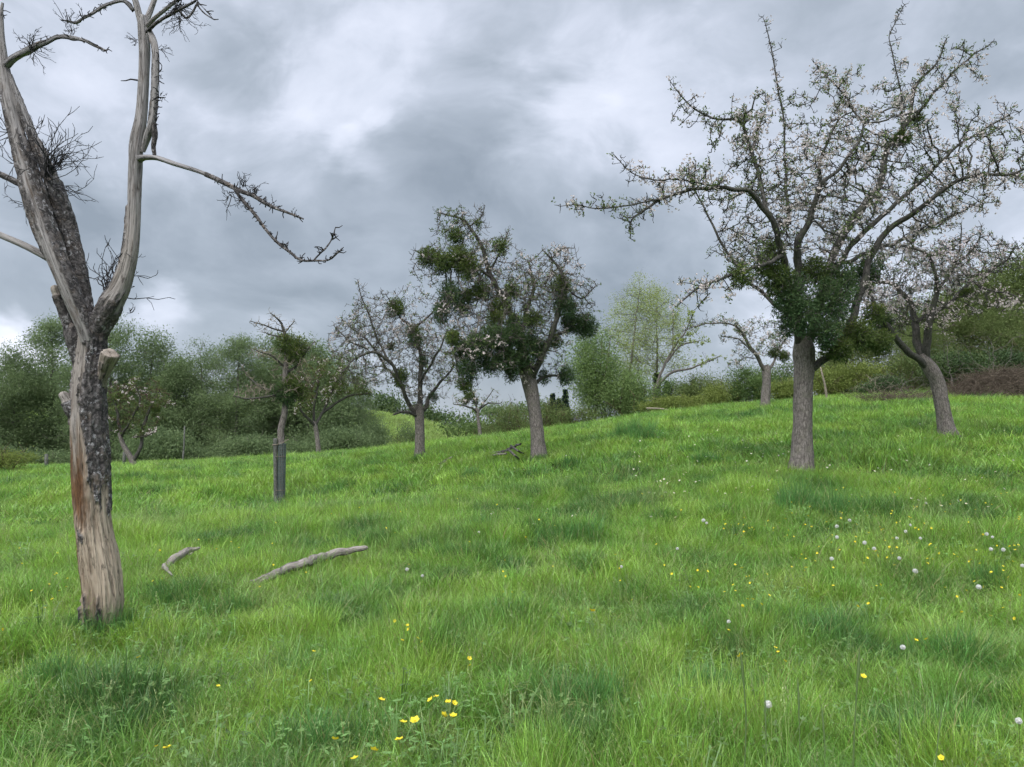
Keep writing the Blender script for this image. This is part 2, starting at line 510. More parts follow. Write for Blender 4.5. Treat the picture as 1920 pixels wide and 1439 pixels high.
M['leaf_dark'] = leaf_mat('ivy_leaf', (.030, .062, .020), (.078, .125, .036), (.115, .16, .055), trans=.2, gloss=.03)
M['leaf_hedge'] = leaf_mat('hedge_leaf', (.065, .115, .035), (.13, .20, .062), (.19, .25, .09), trans=.35)
M['leaf_olive'] = leaf_mat('olive_leaf', (.075, .112, .034), (.150, .200, .066), (.20, .24, .095), trans=.35)
M['leaf_conifer'] = leaf_mat('conifer_needle', (.012, .026, .022), (.030, .052, .042), trans=.05)
M['blossom'] = leaf_mat('apple_blossom', (.46, .40, .40), (.74, .69, .67), trans=.3, gloss=.02)
M['blossom_pink'] = leaf_mat('pink_blossom', (.48, .39, .40), (.74, .69, .69), trans=.3, gloss=.02)
M['grass'] = grass_mat()
M['soil'] = soil_mat('turf', (.020, .034, .008), (.050, .082, .016))
M['hill'] = soil_mat('far_turf', (.12, .19, .045), (.19, .28, .07))
M['litter'] = soil_mat('twig_litter', (.05, .035, .024), (.12, .085, .055))
M['yellow'] = plain_mat('buttercup_petal', (.82, .68, .045), .35, .25, .15)
M['white'] = plain_mat('daisy_petal', (.80, .80, .76), .6, .3, .1)
M['clock'] = plain_mat('dandelion_down', (.82, .83, .82), .9, .4, .05)
M['stem'] = plain_mat('flower_stem', (.13, .20, .05), .6, .2)
M['stalk'] = plain_mat('dark_stalk', (.085, .14, .045), .6, .1)
M['post'] = bark_mat('weathered_post', (.075, .080, .075), (.21, .215, .20), (.07, .08, .05), .4)
M['guard'] = plain_mat('grey_green_mesh', (.115, .150, .145), .6, .0, .3)

# ------------------------------------------------------------------ ground
ANCH = [(-250, 1439, 3.6), (0, 1439, 3.6), (960, 1439, 3.5), (1920, 1439, 3.5), (2200, 1439, 3.5),
        (-200, 1185, 5.8), (185, 1185, 5.8), (960, 1185, 5.8), (1500, 1185, 5.7), (1920, 1185, 5.7),
        (-300, 1000, 10.5), (0, 1000, 10.0), (420, 1000, 9.9), (960, 1000, 9.2), (1500, 980, 8.9), (1920, 980, 8.6),
        (-200, 925, 16), (522, 935, 16.5), (250, 920, 16.5), (1505, 880, 12.0), (1900, 880, 11.6), (1200, 900, 12.4), (1010, 855, 16.5), (787, 855, 20.0),
        (1775, 808, 16.0), (2100, 815, 15.0), (1300, 815, 18), (-200, 880, 29), (0, 876, 29), (300, 868, 30), (600, 850, 32), (850, 826, 31),
        (1050, 801, 28), (1230, 775, 28), (1400, 756, 28), (1550, 747, 28), (1700, 738, 30), (1900, 722, 31), (2100, 720, 31)]
ax, ay, az = [], [], []
for (u, v, D) in ANCH:
    p = at(u, v, D); ax.append(p[0]); ay.append(p[1]); az.append(p[2] - .14)
for (x, y, z) in [(-45, 58, -2.2), (-24, 56, -1.8), (-9, 50, -.4), (0, 52, .1), (9, 52, 1.2), (20, 50, 3.6), (38, 50, 5.6), (50, 45, 6),
                  (-45, 20, -.6), (-40, 40, -1.2), (40, 20, 3.2), (0, -12, -.1), (-15, -10, -.3), (15, -10, .5), (-12, 1, -.2), (12, 1, .5), (-30, 0, -.6), (30, 2, 1.6), (0, 0, -.02)]:
    ax.append(x); ay.append(y); az.append(z)
AX = np.array(ax); AY = np.array(ay); AZ = np.array(az)
def _k(r2): return np.where(r2 > 1e-9, r2 * np.log(np.maximum(r2, 1e-9)) * .5, 0.0)
_n = len(AX)
_A = np.zeros((_n + 3, _n + 3))
_A[:_n, :_n] = _k((AX[:, None] - AX[None]) ** 2 + (AY[:, None] - AY[None]) ** 2) + np.eye(_n) * .4
_A[:_n, _n] = 1; _A[:_n, _n + 1] = AX; _A[:_n, _n + 2] = AY; _A[_n:, :_n] = _A[:_n, _n:].T
_W = np.linalg.solve(_A, np.concatenate([AZ, np.zeros(3)]))

def H(x, y, bumps=True):
    x = np.atleast_1d(np.asarray(x, float)); y = np.atleast_1d(np.asarray(y, float))
    sh = x.shape; x = x.ravel(); y = y.ravel()
    r = np.hypot(x, y); q = np.minimum(1, 58 / np.maximum(r, 1e-6)); cx = x * q; cy = y * q
    z = np.empty(len(x))
    for s in range(0, len(x), 20000):
        a = cx[s:s + 20000]; b = cy[s:s + 20000]
        z[s:s + 20000] = _k((a[:, None] - AX) ** 2 + (b[:, None] - AY) ** 2) @ _W[:_n] + _W[_n] + _W[_n + 1] * a + _W[_n + 2] * b
    if bumps:
        z = z + .075 * fbm(x * 1.15, y * 1.15, 3, 2) + .02 * fbm(x * 3.3, y * 3.3, 88, 2) + .05 * fbm(x * .35, y * .35, 9, 2)
    return z.reshape(sh)

def ground_hit(u, v, h=0.0):
    d = ray(u, v)
    D = np.arange(2.0, 60, .04)
    k = D / d[1]
    z = CAMZ + d[2] * k
    g = H(d[0] * k, D) + h
    hit = np.nonzero(z < g)[0]
    i = hit[0] if len(hit) else len(D) - 1
    return np.array([d[0] * k[i], D[i], z[i] - h])

def gz(x, y): return float(H(x, y)[0])

ang = np.concatenate([np.linspace(-60, 60, 260), np.linspace(60, 300, 62)[1:-1]])
rad = np.concatenate([[0.0], np.geomspace(.6, 900, 300)])
a_, r_ = np.meshgrid(np.radians(ang), rad)
gx = (r_ * np.sin(a_)).ravel(); gy = (r_ * np.cos(a_)).ravel()
na, nr = len(ang), len(rad)
i, j = np.meshgrid(np.arange(nr - 1), np.arange(na), indexing='ij')
Fg = np.stack([i * na + j, i * na + (j + 1) % na, (i + 1) * na + (j + 1) % na, (i + 1) * na + j], -1).reshape(-1, 4)[:, ::-1]
tag(mesh('ground', np.stack([gx, gy, H(gx, gy)], 1), Fg, M['soil']), kind='structure')

# far grassy slope beyond the brow of the field
HU = np.array([300, 560, 690, 750, 800, 850, 890, 930, 1000, 1100.]); HV = np.array([752, 764, 774, 782, 793, 807, 823, 845, 880, 900.])
def hillz(x, y):
    u = x / y * F * (1 / math.cos(PITCH)) + CU
    v = np.interp(u, HU, HV)
    zc = CAMZ + (800 - v) / F * 84
    t = np.clip((y - 50) / 34, 0, 1); t = t * t * (3 - 2 * t)
    back = np.clip((y - 84) / 50, 0, 1)
    return -2.4 + (zc + 2.4) * t - back * 3 + .12 * fbm(x * .3, y * .3, 5, 2)
hy, hx = np.meshgrid(np.linspace(50, 135, 60), np.linspace(-52, 9, 90), indexing='ij')
hz = hillz(hx, hy)
i, j = np.meshgrid(np.arange(59), np.arange(89), indexing='ij')
Fh = np.stack([i * 90 + j, i * 90 + j + 1, (i + 1) * 90 + j + 1, (i + 1) * 90 + j], -1).reshape(-1, 4)
tag(mesh('hill', np.stack([hx.ravel(), hy.ravel(), hz.ravel()], 1), Fh, M['hill']), kind='structure')

# ------------------------------------------------------------------ grass (stuff)
def blades(rng, n, spread, h, wid, lean, seg=4, droop=.5):
    b = np.stack([rng.normal(0, spread, n), rng.normal(0, spread, n), np.full(n, -.03)], 1)
    th = rng.uniform(0, 2 * math.pi, n)
    out = np.stack([np.cos(th), np.sin(th), np.zeros(n)], 1)
    out = unit(out + np.concatenate([b[:, :2], np.zeros((n, 1))], 1) / max(spread, 1e-3) * .35)
    out[:, 2] = 0
    L = h * rng.uniform(.45, 1.2, n); ln = lean * rng.uniform(.2, 1.5, n); dr = droop * rng.uniform(.2, 1.6, n)
    ss = rng.uniform(0, 2 * math.pi, n)
    side = np.stack([np.cos(ss), np.sin(ss), np.zeros(n)], 1)
    V = []
    for k in range(seg + 1):
        t = k / seg
        c = b + out * (L * (ln * t + dr * .6 * t ** 3))[:, None] + np.array([0, 0, 1.]) * (L * (t - .55 * dr * t ** 3 - .15 * ln * t))[:, None]
        wk = wid * (1 - t ** 1.6) * rng.uniform(.8, 1.2, n) + wid * .06
        V.append(c - side * wk[:, None] * .5); V.append(c + side * wk[:, None] * .5)
    V = np.stack(V, 1)                               # n, 2(seg+1), 3
    q = np.array([[2 * k, 2 * k + 1, 2 * k + 3, 2 * k + 2] for k in range(seg)])
    Fq = (np.arange(n)[:, None, None] * (2 * (seg + 1)) + q[None]).reshape(-1, 4)
    sh = np.repeat(rng.uniform(0, 1, n), 2 * (seg + 1))
    return V.reshape(-1, 3), Fq, sh

def proto_collection(name, meshes):
    c = bpy.data.collections.new(name)
    for k, (V, Fq, sh) in enumerate(meshes):
        o = mesh(f'{name}_{k:02d}', V, Fq, M['grass'], attrs={'shade': ('FLOAT', sh)})
        COL.objects.unlink(o); c.objects.link(o)
    return c

def scatter(name, pts, rot, scl, idx, tint, coll, label=None):
    me = bpy.data.meshes.new(name)
    me.vertices.add(len(pts)); me.vertices.foreach_set('co', np.asarray(pts, np.float32).ravel())
    for an, typ, key, data in (('rot', 'FLOAT_VECTOR', 'vector', rot), ('scl', 'FLOAT_VECTOR', 'vector', scl), ('tint', 'FLOAT_COLOR', 'color', tint)):
        me.attributes.new(an, typ, 'POINT').data.foreach_set(key, np.asarray(data, np.float32).ravel())
    me.attributes.new('idx', 'INT', 'POINT').data.foreach_set('value', np.asarray(idx, np.int32))
    o = bpy.data.objects.new(name, me); COL.objects.link(o)
    ng = bpy.data.node_groups.new(name + '_scatter', 'GeometryNodeTree')
    ng.interface.new_socket('Geometry', in_out='INPUT', socket_type='NodeSocketGeometry')
    ng.interface.new_socket('Geometry', in_out='OUTPUT', socket_type='NodeSocketGeometry')
    t = NT(ng)
    gi = t.new('NodeGroupInput'); go = t.new('NodeGroupOutput')
    ci = t.new('GeometryNodeCollectionInfo')
    ci.inputs['Collection'].default_value = coll
    ci.inputs['Separate Children'].default_value = True
    ci.inputs['Reset Children'].default_value = True
    ip = t.new('GeometryNodeInstanceOnPoints')
    def na_(nm, ty):
        nd = t.new('GeometryNodeInputNamedAttribute', data_type=ty); nd.inputs[0].default_value = nm
        return nd.outputs[0]
    t.link(gi.outputs[0], ip.inputs['Points']); t.link(ci.outputs[0], ip.inputs['Instance'])
    ip.inputs['Pick Instance'].default_value = True
    t.link(na_('idx', 'INT'), ip.inputs['Instance Index'])
    t.link(na_('rot', 'FLOAT_VECTOR'), ip.inputs['Rotation'])
    t.link(na_('scl', 'FLOAT_VECTOR'), ip.inputs['Scale'])
    t.link(ip.outputs[0], go.inputs[0])
    md = o.modifiers.new('scatter', 'NODES'); md.node_group = ng
    return tag(o, label=label, kind='stuff')

g = rng_(11)
protos = []
for k in range(6): protos.append(blades(g, 46, .055, .27, .0055, .22, 5, .45))       # 0-5 fine upright
for k in range(3): protos.append(blades(g, 60, .06, .36, .0065, .38, 6, .95))       # 6-8 arching tussock
for k in range(3): protos.append(blades(g, 40, .085, .22, .010, .30, 3, .45))        # 9-11 coarse for the distance
for k in range(3): protos.append(blades(g, 26, .07, .20, .0045, .6, 4, .9))        # 12-14 low, tangled
def seed_stalks(rng, n):
    V, Fq, sh = [], [], []
    for k in range(n):
        b = np.array([rng.normal(0, .07), rng.normal(0, .07), -.02]); ln = rng.normal(0, .10, 2); h = rng.uniform(.34, .52)
        top = b + np.array([ln[0], ln[1], h]); th = rng.uniform(0, 6.28); sd = np.array([math.cos(th), math.sin(th), 0]) * .0011
        md = (b + top) / 2 - np.array([ln[0], ln[1], 0]) * .18
        o = len(V); V += [b - sd, b + sd, md + sd, md - sd, top + sd * .7, top - sd * .7]; Fq += [[o, o + 1, o + 2, o + 3], [o + 3, o + 2, o + 4, o + 5]]; c = rng.uniform(.3, .9); sh += [c] * 6
        up = unit(top - md)
        for q in range(9):
            p = top - up * .012 * q; a = rng.uniform(0, 6.28); d = unit(np.array([math.cos(a), math.sin(a), 1.3])); s_ = unit(np.cross(d, up)) * .0026; L = .016
            o = len(V); V += [p, p + d * L * .5 + s_, p + d * L, p + d * L * .5 - s_]; Fq.append([o, o + 1, o + 2, o + 3]); sh += [c] * 4
    return np.array(V), np.array(Fq), np.array(sh)
for k in range(2): protos.append(seed_stalks(g, 6))             # 15-16 flowering stalks
GR = proto_collection('grass_tuft', protos)

def in_sector(rng, n, d0, d1, a0=-46, a1=46):
    a = np.radians(rng.uniform(a0, a1, n)); d = np.sqrt(rng.uniform(d0 * d0, d1 * d1, n))
    return d * np.sin(a), d * np.cos(a)

YG = np.array([.280, .450, .072]); MG = np.array([.185, .360, .060]); DG = np.array([.072, .175, .044]); PG = np.array([.35, .43, .17])
def tints(x, y, rng):
    n1 = fbm(x * .85, y * .85, 21, 3)[:, None]; n2 = fbm(x * .22, y * .22, 33, 2)[:, None]; n3 = fbm(x * 2.6, y * 2.6, 41, 2)[:, None]
    a = np.clip(.66 + .55 * n1 + .20 * n2 + .85 * n3, 0, 1)  # patchy greens; the finest noise also paints tuft shadows into the tint
    c = np.where(a < .5, DG + (MG - DG) * (a / .5), MG + (YG - MG) * ((a - .5) / .5))
    pl = np.clip(fbm(x * 1.3, y * 1.3, 55, 2)[:, None] * 2.2 - .7, 0, 1) * .45
    c = c * (1 - pl) + PG * pl
    return np.concatenate([c * rng.uniform(.86, 1.14, (len(x), 1)), np.ones((len(x), 1))], 1)

PX, PY, PI, PS, PT, PH = [], [], [], [], [], []
def add_grass(n, d0, d1, kinds, s0, s1, hmul, seed, wide=1.0):
    r = rng_(seed)
    x, y = in_sector(r, n, d0, d1)
    hgt = 1.02 + .45 * fbm(x * 1.4, y * 1.4, 71, 2) + .45 * fbm(x * 3.1, y * 3.1, 77, 2)
    kp = (.7 * fbm(x * 3.3, y * 3.3, 88, 2) + .5 * fbm(x * 1.2, y * 1.2, 89, 2)) > -.20 - .25 * (r.uniform(0, 1, n) < .35)
    x, y, hgt = x[kp], y[kp], hgt[kp]; n = len(x)
    s = r.uniform(s0, s1, n)
    PX.append(x); PY.append(y); PI.append(r.choice(kinds, n)); PT.append(tints(x, y, r))
    PS.append(s * wide); PH.append(s * np.clip(hgt, .45, 1.7) * hmul)
add_grass(8500, 2.2, 6.5, [0, 1, 2, 3, 4, 5], .8, 1.15, 1.0, 1)
add_grass(1500, 2.2, 6.5, [12, 13, 14], .8, 1.2, 1.0, 2)
add_grass(18000, 6.2, 13, [0, 1, 2, 3, 4, 5], .85, 1.25, .95, 3, 1.15)
add_grass(3000, 6.2, 13, [9, 10, 11], .7, 1.1, .9, 4)
add_grass(38000, 12.5, 40, [9, 10, 11], .9, 1.5, .85, 5, 1.25)
# tussocks: many small ones, and the large dark ones the photo shows
r = rng_(5)
NT_ = 2300
tx, ty = in_sector(r, NT_, 2.6, 13)
fx, fy = in_sector(r, 1500, 12, 34)
tx = np.concatenate([tx, fx]); ty = np.concatenate([ty, fy])
big = [(1505, 955, 1.0, 1.35), (1495, 945, .7, 1.3), (1550, 962, .7, 1.0), (1580, 955, .5, .9), (1090, 1005, .8, 1.0), (1060, 1010, .6, .9), (910, 990, .5, .8), (1190, 815, 1.3, 1.7), (1170, 818, 1.0, 1.3), (1215, 818, .9, 1.2), (325, 1130, .5, .8), (420, 1140, .4, .7),
       (700, 1015, .45, .7), (960, 1150, .6, .8), (1440, 1160, .7, .9), (1560, 1190, .7, .9), (1800, 1230, .7, .9), (1850, 1090, .6, .8), (200, 985, .4, .6), (80, 990, .5, .7), (520, 1270, .5, .8), (600, 1390, .6, .9),
       (1100, 1310, .7, .9), (1330, 1290, .6, .8), (100, 1280, .6, .9), (1700, 900, .6, .8), (880, 890, .7, .8), (1330, 860, .8, .8), (860, 1040, .5, .8), (178, 1188, .3, .85), (215, 1170, .3, .8), (150, 1180, .3, .7), (1485, 882, .4, .6), (1525, 884, .4, .6), (1012, 858, .4, .6), (787, 856, .4, .6), (1776, 812, .4, .6), (522, 940, .3, .6)]
TX, TY = list(tx), list(ty)
TS = list(np.concatenate([r.uniform(.6, 1.15, NT_), r.uniform(1.0, 1.9, 1500)])); TH = list(np.concatenate([r.uniform(.5, .95, NT_), r.uniform(.7, 1.05, 1500)]))
for (u, v, s, hh) in big:
    p = ground_hit(u, v, .1)
    for q in range(24):
        TX.append(p[0] + r.normal(0, .15 * s + .03)); TY.append(p[1] + r.normal(0, .07 * s + .02)); TS.append(s * r.uniform(.5, .8) + .35); TH.append(hh * r.uniform(.75, 1.1))
TX = np.array(TX); TY = np.array(TY)
PX.append(TX); PY.append(TY); ks = r.choice([6, 7, 8], len(TX)); nb_ = len(TX) - (NT_ + 1500); ks[-nb_:] = r.choice([0, 1, 2, 3, 4, 5, 6, 7], nb_)
TH = np.array(TH); TH[-nb_:] *= np.where(ks[-nb_:] < 6, 1.75, 1.2)
PI.append(ks); PS.append(np.array(TS)); PH.append(TH)
tt = np.tile(np.array([[*(DG * 1.45), 1.]]), (len(TX), 1)); tt[:, :3] *= r.uniform(.75, 1.25, (len(TX), 1))
nf = NT_ + 1500
tb = tints(TX[:nf], TY[:nf], r); mxx = r.uniform(.25, 1, (nf, 1)); tt[:nf, :3] = tt[:nf, :3] * (1 - mxx) + tb[:, :3] * mxx; PT.append(tt)
lx, ly = in_sector(r, 260, 2.3, 9)
PX.append(lx); PY.append(ly); PI.append(r.choice([6, 7, 8], 260)); PS.append(r.uniform(.6, 1.0, 260)); PH.append(r.uniform(.75, 1.15, 260)); PT.append(np.concatenate([np.tile(PG * .9, (260, 1)) * r.uniform(.7, 1.15, (260, 1)), np.ones((260, 1))], 1))
qx, qy = in_sector(r, 620, 2.6, 13)
PX.append(qx); PY.append(qy); PI.append(r.choice([15, 16], 620)); PS.append(r.uniform(.8, 1.1, 620)); PH.append(r.uniform(.75, 1.1, 620)); PT.append(np.concatenate([np.tile([[.26, .33, .12]], (620, 1)) * r.uniform(.7, 1.2, (620, 1)), np.ones((620, 1))], 1))
X = np.concatenate(PX); Y = np.concatenate(PY); PSs = np.concatenate(PS); PHh = np.concatenate(PH)
n = len(X)
r = rng_(6)
rot = np.stack([r.normal(0, .10, n), r.normal(0, .10, n), r.uniform(0, 6.283, n)], 1)
scatter('meadow_grass', np.stack([X, Y, H(X, Y)], 1), rot, np.stack([PSs, PSs, PHh], 1), np.concatenate(PI), np.concatenate(PT), GR)
# the far slope's and the bank's grass
r = rng_(8)
hx = r.uniform(-45, 3, 9000); hy = r.uniform(52, 98, 9000)
ht = np.tile([[.26, .37, .10, 1.]], (9000, 1)); ht[:, :3] *= (1 + .35 * fbm(hx * .25, hy * .25, 3, 3))[:, None]
scatter('slope_grass', np.stack([hx, hy, hillz(hx, hy)], 1), np.stack([r.normal(0, .1, 9000), r.normal(0, .1, 9000), r.uniform(0, 6.28, 9000)], 1),
        np.repeat(r.uniform(2.2, 3.6, (9000, 1)), 3, 1) * np.array([[1.2, 1.2, .8]]), r.choice([9, 10, 11], 9000), ht, GR)

# broad-leaved weeds between the grass
def weed(rng, n, h):
    Vs, Fs, sh = [], [], []
    o = 0
    for k in range(n):
        th = rng.uniform(0, 6.28); ln = rng.uniform(.25, 1.0); L = h * rng.uniform(.5, 1.1)
        tip = np.array([math.cos(th) * ln * L * .8, math.sin(th) * ln * L * .8, L * (1 - .35 * ln)])
        for q in range(5):
            a = (q - 2) * .55 + th
            d = np.array([math.cos(a), math.sin(a), rng.uniform(-.3, .25)]); sl = rng.uniform(.016, .034) * (1.25 - .18 * abs(q - 2))
            s = np.cross(d, [0, 0, 1.]); s /= np.linalg.norm(s)
            Vs += [tip, tip + d * sl * .55 + s * sl * .17, tip + d * sl, tip + d * sl * .55 - s * sl * .17]
            Fs.append([o, o + 1, o + 2, o + 3]); o += 4
            sh += [rng.uniform(.2, .8)] * 4
        b = np.array([0, 0, -.02]); s = np.array([-math.sin(th), math.cos(th), 0]) * .0022
        Vs += [b - s, b + s, tip + s, tip - s]; Fs.append([o, o + 1, o + 2, o + 3]); o += 4; sh += [.5] * 4
    return np.array(Vs), np.array(Fs), np.array(sh)
g = rng_(12)
WE = proto_collection('leafy_weed', [weed(g, 9, .2), weed(g, 12, .24), weed(g, 8, .16)])
wx, wy = [], []
for (u, v, s, k) in [(480, 1250, .5, 70), (420, 1330, .45, 60), (560, 1380, .4, 50), (300, 1290, .35, 30), (950, 1400, .35, 40), (1010, 1170, .5, 40), (1130, 1150, .35, 40), (1580, 1250, .4, 50), (1500, 1180, .4, 30),
                     (1780, 1130, .6, 40), (1310, 1180, .4, 30), (740, 1380, .4, 40), (830, 1340, .3, 30), (200, 1200, .5, 30), (80, 1250, .4, 40), (1450, 1400, .4, 30), (1800, 1030, .9, 50), (1560, 960, .6, 30), (640, 1180, .6, 30), (1700, 1380, .4, 30)]:
    p = ground_hit(u, v, .12)
    k = int(k * .45); wx += list(p[0] + g.normal(0, s, k)); wy += list(p[1] + g.normal(0, s, k))
wx2, wy2 = in_sector(g, 160, 2.4, 12)
wx = np.concatenate([wx, wx2]); wy = np.concatenate([wy, wy2]); n = len(wx)
wt = np.tile([[.15, .265, .085, 1.]], (n, 1)); wt[:, :3] *= g.uniform(.7, 1.3, (n, 1))
ws = g.uniform(.75, 1.35, n)
scatter('meadow_weeds', np.stack([wx, wy, H(wx, wy) + .03], 1), np.stack([g.normal(0, .15, n), g.normal(0, .15, n), g.uniform(0, 6.28, n)], 1), np.stack([ws, ws, ws], 1), g.choice([0, 1, 2], n), wt, WE)

# ------------------------------------------------------------------ tree building
def disp(V, amt, sc_, seed=0.0, zs=.35):
    """push vertices by a fixed 3-D noise so that stems are never perfect tubes"""
    out = np.empty_like(V)
    for k in range(len(V)):
        x, y, z = V[k]
        d = mnoise.noise_vector(Vector((x * sc_ + seed, y * sc_, z * sc_ * zs)))
        out[k] = (x + d.x * amt, y + d.y * amt, z + d.z * amt * .3)
    return out

def stem_mesh(name, chains, mat, parent, origin, rough=0.0, rsc=9.0, ridge=0.0, zs=.35):
    V, Fq, T, A = tubes(chains)
    if rough: V = disp(V, rough, rsc, zs=zs)
    return mesh(name, V, Fq, mat, parent, {'grain': ('FLOAT_VECTOR', T)}, origin)

def ell_points(rng, ells, n, D, edge=.0):
    """points inside ellipsoids given as (u, v, ru, rv, dd, depth)"""
    vol = np.array([e[2] * e[3] * e[5] for e in ells], float) ** .8; vol /= vol.sum()
    pick = rng.choice(len(ells), n, p=vol)
    q = unit(rng.normal(0, 1, (n, 3))) * (rng.uniform(edge, 1, (n, 1)) ** (1 / 2.6))
    out = np.empty((n, 3))
    for k, e in enumerate(ells):
        m = pick == k
        c = at(e[0], e[1], D + e[4]); s = (D + e[4]) / F
        out[m] = c + q[m] * np.array([e[2] * s, e[5], e[3] * s])
    return out

def leaf_mesh(name, P, size, rng, mat, parent, origin, asp=.5, axis=None, axw=0., up=0., tint=None):
    V, Fq = leaves(P, size, rng, asp, axis, axw, up)
    t = rng.uniform(0, 1, len(P)) if tint is None else np.clip(tint + rng.normal(0, .13, len(P)), 0, 1)
    return mesh(name, V, Fq, mat, parent, {'tint': ('FLOAT', np.repeat(t, 4))}, origin, smooth=False)

def mistletoe(c, rad, seed, parent, origin, kind='leaf_mist', n=None, zst=1.05):
    r = rng_(seed)
    n = n or int(2100 * (rad / .32) ** 2)
    d = unit(r.normal(0, 1, (n, 3)))
    lump = np.array([mnoise.noise(Vector((x * 1.9 + seed, y * 1.9, z * 1.9))) for x, y, z in d])
    rr = rad * (.80 + .42 * lump) * r.uniform(.02, 1.0, n) ** (1 / 2.4)
    P = c + d * rr[:, None] * np.array([1, 1, zst])
    cl = np.array([mnoise.noise(Vector((x * 4.2, y * 4.2 + seed, z * 4.2))) for x, y, z in d])
    V, Fq = leaves(P, .055, r, .30, d, .9)
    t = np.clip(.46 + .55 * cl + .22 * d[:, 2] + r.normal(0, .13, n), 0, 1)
    o = mesh('mistletoe_clump', V, Fq, M[kind], parent, {'tint': ('FLOAT', np.repeat(t, 4))}, origin, smooth=False)
    ch = []
    for k in range(int(60 * (rad / .3))):
        a = unit(r.normal(0, 1, 3)); L = rad * r.uniform(.6, 1.08)
        b = unit(a + r.normal(0, .25, 3))
        ch.append((np.array([c, c + a * L * .5, c + (a + b) * .5 * L * np.array([1, 1, zst])]), np.array([.006, .004, .002]), 3))
    V, Fq, T, A = tubes(ch)
    mesh('sprig', V, Fq, M['twig_grey'], o, {'grain': ('FLOAT_VECTOR', T)}, origin)
    return o

def spurs(rng, P, n, lo, hi, r0=.0035, up=.3):
    """short crooked side shoots at points P: chains, and their tips"""
    k = rng.choice(len(P), n)
    b = P[k]; d = unit(rng.normal(0, 1, (n, 3)) + np.array([0, 0, up]))
    L = rng.uniform(lo, hi, n)[:, None]
    m = b + d * L * .55; e = m + unit(d + rng.normal(0, .55, (n, 3)) + np.array([0, 0, up])) * L * .5
    return [(np.stack([b[q], m[q], e[q]]), np.array([r0 * 1.3, r0, r0 * .7]), 3) for q in range(n)], e

